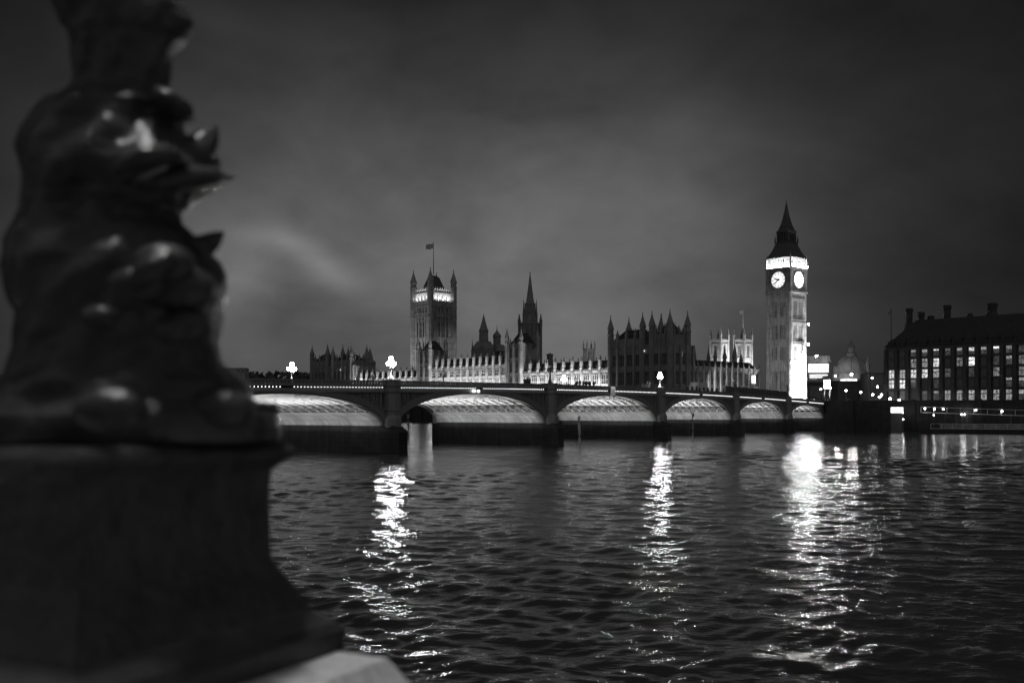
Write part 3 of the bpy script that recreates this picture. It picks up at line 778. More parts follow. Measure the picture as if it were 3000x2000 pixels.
ur.lathe(0, 0, [(.1, 95.1), (.3, 95.4), (.1, 95.7), (.06, 96.2), (.2, 96.4), (.03, 96.9)], 8)
ur.build("spire", IRONROOF, ct)
for sx in (-1, 1):
    for sy in (-1, 1):
        p_ = MB(); pinnacle(p_, sx * 6.1, sy * 6.1, 66.7, 72.6, .34); p_.build("pinnacle", PALEM, ct)
for fc, dirv, xa in (('e', (0, -.8, 1), (1, 0, 0)), ('n', (.8, 0, 1), (0, 1, 0)), ('w', (0, .8, 1), (1, 0, 0)), ('s', (-.8, 0, 1), (0, 1, 0))):
    strip_light("belfry_light", face_pt(fc, 0, 66.85, 6.25), dirv, xa, 11.5, .15, 4200, ct, 170)
# north-west corner floodlight fittings; face and belfry ones added for the water streak
for (y_, z_, r_) in ((-6.75, 34.2, .42), (-6.7, 42.8, .36), (5.9, 26.0, .36), (-3.0, 30.5, .36), (5.2, 67.3, .36), (-5.2, 67.3, .36)):
    xw = -6.05 if abs(y_) > 6 or z_ < 60 else -6.3
    hs_ = MB().box(xw - .55, xw, y_ - r_ - .06, y_ + r_ + .06, z_ - r_ - .06, z_ + r_ + .06).build("floodlight", DARKM, ct)
    MB().box(xw - .58, xw - .552, y_ - r_, y_ + r_, z_ - r_, z_ + r_).build("lens", FITTING, hs_)
# floodlights on the ground north and east of the tower
def ctw(x, y, z): 
    c, s = math.cos(PAL_R), math.sin(PAL_R); return Vector((CT.x + c * x - s * y, CT.y + s * x + c * y, z))
strip_light("tower_floodlight", (-11.5, 0, 7.0), (.42, 0, 1), (0, 1, 0), 9, .6, 34000, ct, 100)
spot("tower_spotlight", ctw(-28, 2, 8), ctw(-6, 0, 40), 70000, 70, .6)
spot("tower_spotlight", ctw(-30, -3, 8), ctw(-6, 0, 23), 230000, 36, .6, .9)
spot("tower_spotlight", ctw(2, 62, 9), ctw(0, 6, 28), 46000, 50, .6)

# ------------------------------------------------------------------ square flag tower
VT = Vector((-230 * 704 / F, 704, 0))
vt = thing("square_tower", "massive square tower with four spired corner turrets and a flag, lit band near the top", "tower", VT, PAL_R)
h = 11.3
b = MB(); b.box(-h + 1, h - 1, -h + 1, h - 1, 5, 88)
for z0, z1 in ((5, 30), (44, 49), (53.5, 57), (70.5, 74), (77.5, 82.5)): side_box(b, 'enws', -h + 1.5, h - 1.5, h - 1, h - .3, z0, z1)
for z in (48.6, 56.6, 71, 73.6, 78.4, 82.0): side_box(b, 'enws', -h + 1.5, h - 1.5, h - 1, h + .15, z, z + .5)
for x in (-8.4, -5.0, -2.0, 2.0, 5.0, 8.4):
    side_box(b, 'enws', x - .65, x + .65, h - 1.0, h - .1, 5, 82)
for x0, x1 in ((-9, -5.3), (5.3, 9)): side_box(b, 'enws', x0, x1, h - 1.0, h - .5, 5, 77)
for k in range(12): side_box(b, 'enws', -8 + 16 * k / 11 - .25, -8 + 16 * k / 11 + .25, h - 1, h - .2, 74, 77.4)
b.build("shaft", STONE, vt)
for fc in 'en':
    for x in (-3.5, 0, 3.5):
        for (z0, z1) in ((57.8, 69.6),):
            a_ = MB(); side_box(a_, fc, x - .95, x + .95, h - .98, h - .92, z0, z1); wv = a_.build("window", GLASS, vt)
            tm = MB(); side_box(tm, fc, x - .1, x + .1, h - .92, h - .6, z0, z1); side_box(tm, fc, x - .95, x + .95, h - .9, h - .6, 63.4, 63.8); side_box(tm, fc, x - .95, x + .95, h - .9, h - .5, z1 - 2.2, z1); tm.build("tracery", STONE, wv)
pb = MB(); side_box(pb, 'enws', -h + 1.5, h - 1.5, h - 2.6, h - 2.0, 82.5, 90)
for k in range(9): side_box(pb, 'enws', -7.8 + 15.6 * k / 8 - .35, -7.8 + 15.6 * k / 8 + .35, h - 2.0, h - 1.7, 82.5, 90.6)
for k in range(8):
    for fc in 'enws':
        pt = face_pt(fc, -6.9 + 13.8 * k / 7, 0, h - 2.3); pinnacle(pb, pt[0], pt[1], 90, 92.4, .25)
        if k in (2, 4, 6): pt = face_pt(fc, -8 + 16 * k / 8, 0, h - .3); pinnacle(pb, pt[0], pt[1], 82.5, 85.6, .35)
pb.build("parapet", PALEM, vt)
for sx in (-1, 1):
    for sy in (-1, 1):
        q = MB(); turret(q, sx * (h - 1.2), sy * (h - 1.2), 5, 95.5, 105.5, 2.3); 
        for z in (49, 57, 71.2, 78.5, 82.4): q.lathe(sx * (h - 1.2), sy * (h - 1.2), [(2.55, z), (2.55, z + .5)], 8)
        q.build("turret", STONE if z else STONE, vt)
r = MB(); r.square(0, 0, [(6.6, 86), (6.6, 90), (5.2, 93), (3.0, 99.5), (1.6, 101)]); r.build("roof", IRONROOF, vt)
fp = MB().lathe(0, 0, [(.32, 102), (.25, 115), (.16, 124.5), (.28, 124.7), (.02, 125.1)], 8).build("flagpole", DARKM, vt)
fl = MB(); nxf, nzf = 14, 8; vv = []; ff = []
for sgn in (0, 1):
    for i in range(nxf):
        for j in range(nzf):
            u_ = i / (nxf - 1); v_ = j / (nzf - 1); a_ = u_ * 5.0
            vv.append((a_ * .656 + .25 * math.sin(u_ * 7) + sgn * .05, a_ * .755 + .3 * math.sin(u_ * 7 + 1), 120.2 + v_ * 3.6 - u_ * .7 + .2 * math.sin(u_ * 9 + v_ * 2)))
for sgn in (0, 1):
    o_ = sgn * nxf * nzf
    for i in range(nxf - 1):
        for j in range(nzf - 1):
            ff.append((o_ + i * nzf + j, o_ + (i + 1) * nzf + j, o_ + (i + 1) * nzf + j + 1, o_ + i * nzf + j + 1))
fl.add(vv, ff); fl.build("flag", FLAGM, vt)
strip_light("crown_light", face_pt('e', 0, 81.5, h + 2.2), (0, -.8, 1), (1, 0, 0), 15, .2, 800, vt, 70)
strip_light("crown_light", face_pt('n', 0, 81.5, h + 2.2), (.8, 0, 1), (0, 1, 0), 15, .2, 950, vt, 70)
def vtw(x, y, z):
    c, s = math.cos(PAL_R), math.sin(PAL_R); return Vector((VT.x + c * x - s * y, VT.y + s * x + c * y, z))
spot("tower_spotlight", vtw(4, 44, 30), vtw(2, 10, 56), 40000, 70, 1.0)
spot("tower_spotlight", vtw(-42, -2, 30), vtw(-10, -4, 42), 17000, 62, 1.0)

# ------------------------------------------------------------------ octagonal spire and the ventilation towers
p0 = at(1553, HOR, 605)
sp = thing("octagonal_spire", "tall needle-like stone spire on an octagonal pinnacled base behind the riverside range", "spire", (p0.x, p0.y, 0), PAL_R)
m = MB(); m.lathe(0, 0, [(7.0, 20), (7.0, 41.5), (6.5, 42), (6.3, 57.5), (6.7, 57.8), (6.6, 58.6), (5.2, 59.2), (4.0, 63), (3.7, 63.3), (3.5, 70.2), (3.8, 70.4), (2.7, 71.2), (2.0, 75.2), (1.95, 76), (1.35, 80), (.75, 85), (.2, 89), (.35, 89.3), (.03, 90.5)], 8)
m.build("spire", DARKSTONE, sp)
for k in range(8):
    a_ = math.pi / 8 + k * math.pi / 4; c_, s_ = math.cos(a_), math.sin(a_)
    q = MB(); q.lathe(7.1 * c_, 7.1 * s_, [(.75, 20), (.7, 58)], 6); pinnacle(q, 7.1 * c_, 7.1 * s_, 57, 64.5, .6); q.build("pinnacle", DARKSTONE, sp)
    q = MB(); pinnacle(q, 4.2 * c_, 4.2 * s_, 58, 73, .45); q.build("pinnacle", DARKSTONE, sp)
    a_ = k * math.pi / 4; c_, s_ = math.cos(a_), math.sin(a_)
    q = MB(); rr_ = 6.4 * math.cos(math.pi / 8)
    t_ = Vector((-s_, c_, 0)); n_ = Vector((c_, s_, 0))
    for off in (-.9, .9):
        base_ = n_ * (rr_ - .2) + t_ * off
        q.add([base_ + t_ * x_ + n_ * y_ + Vector((0, 0, z_)) for z_ in (44, 56) for x_, y_ in ((-.5, 0), (.5, 0), (.5, .3), (-.5, .3))], [(0, 3, 2, 1), (4, 5, 6, 7), (0, 1, 5, 4), (1, 2, 6, 5), (2, 3, 7, 6), (3, 0, 4, 7)])
    q.build("lancet_window", GLASS, sp)
p0 = at(1417, HOR, 580)
st = thing("ventilation_tower", "dark stepped tower with a short spire left of the needle-like spire", "tower", (p0.x, p0.y, 0), PAL_R)
m = MB(); m.square(0, 0, [(4.9, 15), (4.9, 42), (4.4, 43), (3.0, 45.5), (3.0, 46)]); m.lathe(0, 0, [(2.9, 46), (2.7, 51.5), (3.1, 52), (2.2, 54), (1.0, 58), (.1, 62)], 8); m.build("shaft", DARKSTONE, st)
for sx in (-1, 1):
    for sy in (-1, 1):
        q = MB(); pinnacle(q, sx * 4.7, sy * 4.7, 36, 47, .5); q.build("pinnacle", DARKSTONE, st)
        q = MB(); q.box(min(sx * 4.95, sx * 4.8), max(sx * 4.95, sx * 4.8), sy * 2 - .6, sy * 2 + .6, 34, 40) ; q.build("louvre", GLASS, st)
p0 = at(1456, HOR, 585)
st = thing("lantern_tower", "open-arched dark tower with a domed cap just left of the needle-like spire", "tower", (p0.x, p0.y, 0), PAL_R)
m = MB(); m.square(0, 0, [(4.9, 15), (4.9, 33.5), (5.2, 33.7), (5.2, 34.2), (4.6, 34.4)])
for sx in (-4.2, -1.4, 1.4, 4.2):
    for sy in (-4.2, 4.2): m.box(sx - .55, sx + .55, sy - .55, sy + .55, 34.3, 40); m.box(sy - .55, sy + .55, sx - .55, sx + .55, 34.3, 40)
m.square(0, 0, [(5.0, 40), (5.2, 40.6), (3.4, 43), (2.6, 44.4)]); m.box(-1.6, 1.6, -1.6, 1.6, 34.2, 40.2)
m.build("shaft", DARKSTONE, st)
MB().lathe(0, 0, [(2.3, 44.3), (2.3, 48.5), (2.7, 48.8), (2.4, 50.2), (1.2, 51.6), (.3, 53), (.05, 56)], 8).build("cap", DARKSTONE, st)
for sx in (-1, 1):
    for sy in (-1, 1): q = MB(); pinnacle(q, sx * 4.7, sy * 4.7, 40.3, 45.5, .4); q.build("pinnacle", DARKSTONE, st)

# ------------------------------------------------------------------ floodlit abbey towers and the small lantern tower
for (px, lab) in ((2108, "floodlit white church tower, left one of the twin towers beside the clock tower"), (2177, "floodlit white church tower, right one of the twin towers beside the clock tower")):
    p0 = at(px, HOR, 780); hh = 5.3
    t = thing("church_tower", lab, "church tower", (p0.x, p0.y, 0), PAL_R, "twin church towers")
    m = MB(); m.box(-hh + .5, hh - .5, -hh + .5, hh - .5, 10, 60)
    for z in (38, 46.5, 57.5): m.box(-hh - .1, hh + .1, -hh - .1, hh + .1, z, z + .7)
    for sx in (-1, 1):
        for sy in (-1, 1): m.box(min(sx * (hh - 1.8), sx * (hh + .1)), max(sx * (hh - 1.8), sx * (hh + .1)), min(sy * (hh - 1.8), sy * (hh + .1)), max(sy * (hh - 1.8), sy * (hh + .1)), 10, 60)
    m.box(-hh - .2, hh + .2, -hh - .2, hh + .2, 60, 61.4)
    m.build("shaft", STONE, t)
    for sx in (-1, 1):
        for sy in (-1, 1): q = MB(); pinnacle(q, sx * (hh - .5), sy * (hh - .5), 61.3, 70, .75); q.build("pinnacle", STONE, t)
    for fc in 'en':
        q = MB(); side_box(q, fc, -1.5, 1.5, hh - .52, hh - .45, 47.8, 56.2); q.build("window", GLASS, t)
    fr = Matrix.Translation(t.location) @ Matrix.Rotation(PAL_R, 4, 'Z')
    spot("abbey_spotlight", fr @ Vector((-24, 2, 30)), fr @ Vector((-5, 0, 50)), 110000, 60, .6)
    spot("abbey_spotlight", fr @ Vector((2, 24, 30)), fr @ Vector((0, 5, 50)), 36000, 60, .6)
    if px > 2150:
        MB().lathe(0, 0, [(.2, 61), (.12, 84.5)], 6).build("flagpole", PALEM, t); MB().box(0, 3.2, -.06, .06, 81.6, 84).build("flag", PALEM, t)
p0 = at(1726, HOR, 640)
t = thing("belfry_tower", "small grey square belfry with four thin pinnacles above the riverside range roof", "church tower", (p0.x, p0.y, 0), R(20))
m = MB(); m.box(-2.6, 2.6, -2.6, 2.6, 15, 45); m.box(-3.0, 3.0, -3.0, 3.0, 44.5, 45.6); m.box(-2.9, 2.9, -2.9, 2.9, 36, 36.6)
for sx in (-2.5, -.8, .8, 2.5):
    for sy in (-2.75, 2.75): m.box(sx - .35, sx + .35, sy - .2, sy + .2, 36, 45); m.box(sy - .2, sy + .2, sx - .35, sx + .35, 36, 45)
m.build("shaft", STONE, t)
for sx in (-1, 1):
    for sy in (-1, 1): q = MB(); pinnacle(q, sx * 2.7, sy * 2.7, 45.5, 51.0, .4); q.build("pinnacle", STONE, t)
q = MB(); q.box(-1.9, -1.2, -2.72, -2.62, 37.5, 43.5); q.box(1.2, 1.9, -2.72, -2.62, 37.5, 43.5); q.box(-.4, .4, -2.72, -2.62, 37.5, 43.5); q.build("louvre", GLASS, t)
spot("belfry_spotlight", (p0.x - 4, p0.y - 26, 33), (p0.x, p0.y, 41), 9000, 60, .5)
p0 = at(1084, HOR, 640)
t = thing("distant_spire", "small dark distant spire right of the far-left turreted block", "spire", (p0.x, p0.y, 0), R(20))
m = MB(); m.square(0, 0, [(3.0, 10), (3.0, 36), (3.4, 36.4), (2.2, 38)]); m.lathe(0, 0, [(2.0, 38), (1.9, 40), (1.0, 43), (.1, 46)], 8)
m.build("shaft", DARKSTONE, t)
for sx in (-1, 1): q = MB(); pinnacle(q, sx * 4.6, 0, 20, 34, .7); q.build("pinnacle", DARKSTONE, t)
p0 = at(1611, HOR, 470)
t = thing("roof_chimney", "square dark chimney stack on the riverside range roof right of the needle-like spire", "chimney", (p0.x, p0.y, 0), R(25))
m = MB(); m.square(0, 0, [(1.05, 20), (1.05, 31.6), (1.3, 31.8), (1.3, 32.2), (1.1, 32.3)]); m.build("stack", DARKSTONE, t)
MB().box(-.5, .5, -.5, .5, 32.3, 32.7).build("chimney_pot", DARKSTONE, t)

# ------------------------------------------------------------------ river walls
w = MB(); w.box(-24, 300, 11.6, 13.2, -2, 7.6); w.box(-24, 300, 11.4, 13.4, 7.6, 7.9)
for k in range(34): w.box(-20 + k * 9.5, -19 + k * 9.5, 13.2, 13.6, -2, 7.6)
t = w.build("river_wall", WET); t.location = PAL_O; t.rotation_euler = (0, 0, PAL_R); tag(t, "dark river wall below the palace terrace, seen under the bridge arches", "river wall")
EM_O = Vector((87.4, 275.5, 0)); EM_R = math.atan2(-0.6, 0.8)
w = MB(); w.box(0, 330, -1.2, 0.2, -2, 7.3); w.box(0, 330, -1.4, .3, 7.3, 8.15)
for k in range(20): w.box(6 + k * 16, 7.6 + k * 16, -1.6, -1.2, -2, 8.4)
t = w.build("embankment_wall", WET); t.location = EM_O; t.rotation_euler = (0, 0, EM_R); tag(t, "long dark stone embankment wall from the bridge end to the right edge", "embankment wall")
def emw(x, y, z):
    c, s = math.cos(EM_R), math.sin(EM_R); return Vector((EM_O.x + c * x - s * y, EM_O.y + s * x + c * y, z))

# ------------------------------------------------------------------ office block with tall chimneys (right)
OB_O = Vector((134.4, 358, 0)); OB_R = math.atan2(-0.72, 0.69)
ob = thing("office_block", "dark office block with tall roof chimneys and scattered lit windows at the right edge", "office block", OB_O, OB_R)
BAY = 4.0; NB = 22
b = MB(); b.box(0, NB * BAY, .5, 30, 6, 28.2)
rows = [(9.0, 12.4), (13.4, 16.4), (17.0, 19.9), (20.7, 23.6), (24.5, 26.9)]
zed = [6] + [e for r_ in rows for e in r_] + [28.2]
for i in range(0, len(zed), 2): b.box(0, NB * BAY, -.1, .5, zed[i], zed[i + 1])
b.build("wall", BRICK, ob)
for i in range(NB + 1):
    pp = MB(); pp.frust(i * BAY, -.1, 6, 27.5, .75, .75, .42, .45); pp.build("pier", BRICK, ob)
pat = {0: "...AAAMMM.......", }
lit4 = "..tttttttttttmttttttttt"; 
R4 = "..cccccccccd.cc.d.c..c"; R3 = "..mbb.mb.dcm.c..m.c.m."; R2 = "bbbbmm.d.m.mb.d..m..bm"; R1 = "bbc.d.....cc...d..m..c"; R0 = "dd.ccmmmmmmcmm.mmccmmm"
for row, code in ((0, R0), (1, R1), (2, R2), (3, R3), (4, R4)):
    za, zb = rows[row]
    for i in range(NB):
        k = code[i % len(code)]; x0, x1 = i * BAY + 1.1, (i + 1) * BAY - 1.1
        mt = {'b': LIT, 'm': LITM, 'd': LITD, 'c': LITD, '.': GLASS}[k]
        wv = MB().box(x0, x1, .30, .45, za, zb).build("window", mt, ob)
        if k in 'c': MB().box(x0 + .05, x1 - .05, .22, .29, zb - (zb - za) * random.uniform(.2, .5), zb - .08).build("blind", LIT if (i + row) % 3 else LITM, wv)
        if k in 'bm':
            fr = MB(); fr.box(x0, x1, .2, .29, za + (zb - za) * .58, za + (zb - za) * .66); fr.box((x0 + x1) / 2 - .05, (x0 + x1) / 2 + .05, .2, .288, za, zb); fr.box(x0 + .35, x0 + .43, .2, .286, za, za + (zb - za) * .58); fr.build("frame", DARKM, wv)
r = MB(); r.add([(-.6, -.4, 28.2), (NB * BAY, -.4, 28.2), (NB * BAY, 30, 28.2), (-.6, 30, 28.2), (7.5, 8, 38.0), (NB * BAY, 8, 38.0), (NB * BAY, 22, 38), (7.5, 22, 38)], [(0, 3, 2, 1), (4, 5, 6, 7), (0, 1, 5, 4), (1, 2, 6, 5), (2, 3, 7, 6), (3, 0, 4, 7)])
for i in range(NB): r.box(i * BAY + .9, i * BAY + 3.1, -.2, 3, 28.0, 29.8); gable_roof(r, i * BAY + .7, i * BAY + 3.3, -.3, 4, 29.8, 31.2, .9)
r.build("roof", SLATE, ob)
def chim(px, ytop, Y, wd, zb=34, flare=True):
    p = at(px, ytop, Y); l = Matrix.Rotation(-OB_R, 4, 'Z') @ (p - OB_O)
    m = MB(); zt = p.z
    m.lathe(l.x, l.y, [(wd * 2.6, zb - 3), (wd * 1.9, zb + 1), (wd * 1.3, zb + 2.8), (wd, zb + 3.4), (wd, zt - 1.6), (wd * 1.15, zt - 1.5), (wd * 1.18, zt - .2), (wd * 1.0, zt)], 12)
    m.build("chimney", SLATE, ob, False)
for a_ in ((2664, 903, 366, 1.15, 34.5), (2699, 914, 366, 1.1, 33.5), (2727, 925, 366, 1.05, 33), (2775, 894, 358, 1.25, 35), (2907, 888, 345, 1.5, 36), (2842, 928, 352, .7, 36.5), (2748, 938, 372, .6, 36)): chim(*a_)
p = at(2611, 905, 364); l = Matrix.Rotation(-OB_R, 4, 'Z') @ (p - OB_O)
fpo = MB().lathe(l.x, l.y, [(.18, 27), (.12, p.z)], 6).build("flagpole", DARKM, ob); MB().add([(l.x, l.y, p.z - .2), (l.x - 1.3, l.y - .3, p.z - 1.6), (l.x - 1.2, l.y - .2, p.z - 1.9), (l.x, l.y, p.z - 1.6), (l.x, l.y + .08, p.z - .2), (l.x - 1.3, l.y - .22, p.z - 1.6), (l.x - 1.2, l.y - .12, p.z - 1.9), (l.x, l.y + .08, p.z - 1.6)], [(0, 1, 2, 3), (4, 5, 6, 7), (0, 1, 5, 4), (1, 2, 6, 5), (2, 3, 7, 6)]).build("flag", FLAGM, fpo)
strip_light("pier_uplight", (16, -3.0, 8.6), (0, .8, 1), (1, 0, 0), 30, .3, 60, ob, 150)

# ------------------------------------------------------------------ dome, banded office block, low buildings behind
p0 = at(2494, HOR, 520); k = 520 / F
dm = thing("domed_hall", "hall with a ribbed lead dome and dark lantern right of the clock tower", "domed building", (p0.x, p0.y, 0), R(-20))
def zp(py, Y): return EYE + (HOR - py) * Y / F
MB().lathe(0, 0, [(8.6, 6), (8.6, zp(1112, 520)), (9.4, zp(1111, 520)), (9.4, zp(1094, 520)), (8.8, zp(1093, 520)), (8.2, zp(1087, 520))], 24).build("drum", STONE, dm)
d = MB(); prof = [(8.0 * math.cos(a_ * math.pi / 2 / 8) + .0, zp(1088, 520) + 8.2 * math.sin(a_ * math.pi / 2 / 8)) for a_ in range(8)] + [(2.5, zp(1046, 520))]
d.lathe(0, 0, prof, 24)
for k_ in range(12):
    a_ = k_ * math.pi / 6
    d.tube([(r_ * 1.01 * math.cos(a_), r_ * 1.01 * math.sin(a_), z_) for r_, z_ in prof], [.22] * len(prof), 6)
d.build("dome", LEAD, dm, False)
MB().lathe(0, 0, [(2.6, zp(1048, 520)), (2.6, zp(1036, 520)), (3.0, zp(1035, 520)), (2.2, zp(1033, 520)), (1.7, zp(1031, 520)), (1.7, zp(1016, 520)), (2.0, zp(1015, 520)), (1.5, zp(1010, 520)), (.4, zp(1000, 520)), (.05, zp(995, 520))], 12).build("lantern", DARKSTONE, dm)
for x_ in (-7.5, 8.2): q = MB(); turret(q, x_, -3, 6, zp(1075, 520), zp(1045, 520) if x_ > 0 else zp(1066, 520), 1.3); q.build("turret", DARKSTONE, dm)
MB().box(-5, 3, -10.2, -9.6, zp(1120, 520), zp(1112, 520)).build("glowing_entablature", SIGNL, dm)  # entablature given a glow of its own in place of floodlighting
for px_, py_, r_ in ((2496, 1099, .46), (2452, 1103, .34)):
    c_ = ((px_ - 2494) * 520 / F, -10.3, zp(py_, 520)); hs_ = MB().box(c_[0] - r_ - .06, c_[0] + r_ + .06, c_[1], c_[1] + .5, c_[2] - r_ - .06, c_[2] + r_ + .06).build("floodlight", DARKM, dm)
    MB().box(c_[0] - r_, c_[0] + r_, c_[1] - .03, c_[1] - .002, c_[2] - r_, c_[2] + r_).build("lens", FITTING, hs_)
spot("dome_spotlight", (p0.x - 26, p0.y - 26, 20), (p0.x - 2, p0.y, 24), 18000, 50, .5)
p0 = at(2398, HOR, 600)
bb = thing("banded_office_block", "pale modern office block with five bright window bands beside the clock tower", "office block", (p0.x, p0.y, 0), R(-15))
hw = 30 * 600 / F
m = MB(); m.box(-hw, hw, 0, 14, 6, zp(1064, 600)); m.box(-hw - .8, hw + .9, -.9, 14, zp(1060, 600), zp(1055, 600)); m.box(-hw - .5, hw + .6, -.5, 14, zp(1055, 600), zp(1042, 600)); m.box(-hw, hw, 0.5, 14, zp(1064, 600), zp(1060, 600)); m.build("wall", STONE, bb)
for i, y_ in enumerate((1066, 1071, 1076.5, 1082, 1087)):
    for x0, x1 in ((-hw + .2, -hw * .55), (-hw * .5, 0), (.25, hw - .4)): MB().box(x0, x1, -.12, .1, zp(y_ + 3.2, 600), zp(y_, 600)).build("window", SIGNL, bb)
for i in range(3): MB().box(-hw + 1, hw - 1 - i * 3, -.4, -.1, zp(1100 + i * 6, 600), zp(1097 + i * 6, 600)).build("window", SIGNL if i < 2 else LITM, bb)
hs_ = MB().box(-1.8, -.6, -1.7, -1.0, zp(1043, 600) - .5, zp(1043, 600) + .5).build("floodlight", DARKM, bb); MB().box(-1.75, -.65, -1.73, -1.702, zp(1043, 600) - .45, zp(1043, 600) + .45).build("lens", FITTING, hs_)
spot("roof_spotlight", (p0.x - 2, p0.y - 14, zp(1075, 600)), (p0.x, p0.y, zp(1048, 600)), 5000, 90, .4)
for (x0, x1, yt, Y, lab, lt) in ((2372, 2470, 1128, 470, "low dark building with a pale front behind the bridge end by the clock tower", 1), (2548, 2606, 1094, 440, "low dark flat-roofed building left of the office block with chimneys", 0), (2455, 2560, 1118, 455, "low dark building below the domed hall", 0)):
    a_, b_ = at(x0, HOR, Y), at(x1, HOR, Y); t = thing("low_building", lab, "building", (a_.x, a_.y, 0)); wdt = b_.x - a_.x
    MB().box(0, wdt, 0, 12, 6, zp(yt, Y)).build("wall", DARKSTONE if lt else BRICK, t); r = MB(); gable_roof(r, -.3, wdt + .3, -.4, 12.4, zp(yt, Y), zp(yt, Y) + (1.5 if lt else .6), .5); r.build("roof", SLATE, t)
    for i in range(5):
        MB().box(wdt * (i + .25) / 5, wdt * (i + .75) / 5, -.1, .05, 8.5, 11.0).build("window", (LITM if i % 2 else LIT) if lt else (LITD if i % 2 else GLASS), t)

# ------------------------------------------------------------------ street lamps and signs on the embankment road
def street_lamp(label, hgt):
    t = thing("street_lamp", label, "street lamp", group="street lamps beyond the bridge end")
    MB().lathe(0, 0, [(.22, 0), (.2, .5), (.1, .7), (.07, hgt - .6), (.12, hgt - .5)], 8).build("post", DARKM, t)
    MB().ball((0, 0, hgt - .1), .34, 10, 8, (1.1, 1.1, .9)).build("lantern", LAMPS, t, True)
    MB().lathe(0, 0, [(.3, hgt + .2), (.1, hgt + .36), (.03, hgt + .5)], 8).build("cap", DARKM, t)
    return t
for (px, py, Y, lab) in ((2479, 1143, 400, "bright street lamp under the domed hall"), (2522, 1148, 395, "bright street lamp in the dark gap right of the domed hall"),
    (2571, 1132, 400, "tall bright street lamp just left of the office block's lit windows"), (2555, 1106, 420, "round bright lamp high on the dark low building's corner"),
    (2583, 1155, 360, "lamp at the foot of the office block's left corner, upper of a close cluster"), (2557, 1155, 372, "small lamp left of the close cluster at the office block corner"),
    (2608, 1167, 345, "lamp in front of the office block's first arch"), (2634, 1171, 338, "lamp in front of the office block's second arch"),
    (2433, 1135, 420, "bright lamp beside the lit white panel near the clock tower"), (2405, 1139, 440, "lamp right at the clock tower's floodlit foot"),
    (2577, 1162, 352, "lamp lowest in the close cluster by the office block corner")):
    p = at(px, py, Y); l = street_lamp(lab, max(2.0, p.z - GZ)); l.location = (p.x, p.y, GZ)
pn = at(2423, 1125, 415)
t = thing("lit_panel", "blank glowing white panel on posts right of the clock tower base", "lit panel", (pn.x, pn.y, GZ), R(-15))
MB().box(-1.3, 1.3, -.12, .12, zp(1138, 415) - GZ, zp(1112, 415) - GZ).build("face", SIGNL, t); m = MB(); m.box(-1.1, -.9, -.1, .1, 0, zp(1138, 415) - GZ); m.box(.9, 1.1, -.1, .1, 0, zp(1138, 415) - GZ); m.build("leg", DARKM, t)

# ------------------------------------------------------------------ cars by the bridge end
def car(label):
    t = thing("parked_car", label, "car", group="cars on the road beyond the bridge")
    b = MB(); b.add([(-2.1, -.85, .35), (2.1, -.85, .35), (2.1, .85, .35), (-2.1, .85, .35), (-2.1, -.85, .85), (2.05, -.85, .8), (2.05, .85, .8), (-2.1, .85, .85)], [(0, 3, 2, 1), (4, 5, 6, 7), (0, 1, 5, 4), (1, 2, 6, 5), (2, 3, 7, 6), (3, 0, 4, 7)])
    b.add([(-1.8, -.78, .85), (1.1, -.78, .82), (1.1, .78, .82), (-1.8, .78, .85), (-1.3, -.65, 1.42), (.35, -.65, 1.42), (.35, .65, 1.42), (-1.3, .65, 1.42)], [(0, 3, 2, 1), (4, 5, 6, 7), (0, 1, 5, 4), (1, 2, 6, 5), (2, 3, 7, 6), (3, 0, 4, 7)])
    b.build("body", DARKM, t)
    for x in (-1.3, 1.35):
        for y in (-.86, .86):
            m = MB().lathe(0, 0, [(.1, -.1), (.32, -.1), (.32, .1), (.1, .1)], 14); m.v = [(x + v[0], y + v[2], .32 + v[1]) for v in m.v]; m.build("wheel", DARKM, t)
    for y in (-.6, .6): MB().ball((2.08, y, .62), .13, 8, 6).build("headlight", HEADL, t, True)
    return t
for (px, Y, rz, lab) in ((2470, 380, -1.9, "car with lit headlamps on the road below the domed hall"), (2492, 372, -1.8, "car with lit headlamps furthest right below the domed hall"), (2660, 330, -2.3, "car with lit headlamps at the foot of the office block arches"), (2790, 316, -2.3, "car with lit headlamps in front of the office block's seventh arch")):
    p = at(px, HOR, Y); c = car(lab); c.location = (p.x, p.y, GZ + .01); c.rotation_euler = (0, 0, rz)

# ------------------------------------------------------------------ landing stage at the right
PO = at(2735, HOR, 246); PO.z = 0
ls = thing("landing_stage", "floating landing stage with a glass railing and canopy lights at the right edge", "pier pontoon", PO, math.atan2(-16, 26))
MB().box(0, 75, -4, 4, -.6, 1.0).build("pontoon", WET, ls)
m = MB()
for i in range(31): m.box(i * 2.4 - .05, i * 2.4 + .05, -3.95, -3.85, 1.0, 2.25)
m.box(0, 75, -3.98, -3.82, 2.2, 2.3); m.box(0, 75, -4.05, -3.85, .98, 1.08); m.build("railing", PALEM, ls)
MB().box(2, 75, -3.92, -3.88, 1.12, 2.18).build("glass_panel", RAILG, ls)
m = MB(); m.box(22, 75, -2, 3, 4.3, 4.6)
for i in range(8): m.box(23 + i * 7, 23.2 + i * 7, -1.6, -1.4, 1, 4.3)
m.build("canopy", PALEM, ls)
for i in range(9):
    MB().ball((23 + i * 3.1, -1.9, 4.15), .13, 8, 6).build("canopy_light", PIERL, ls, True)
MB().box(31.5, 34, -1.0, 2.0, 1.0, 3.6).build("kiosk", SIGNL, ls)
strip_light("deck_light", (18, -1.5, 3.8), (0, -.55, -1), (1, 0, 0), 34, .2, 160, ls, 160)
gp = at(2700, 1200, 248)
gw = thing("gangway", "sloping covered gangway with a line of lamps above the landing stage", "gangway", (gp.x, gp.y, 0), math.atan2(-16, 26))
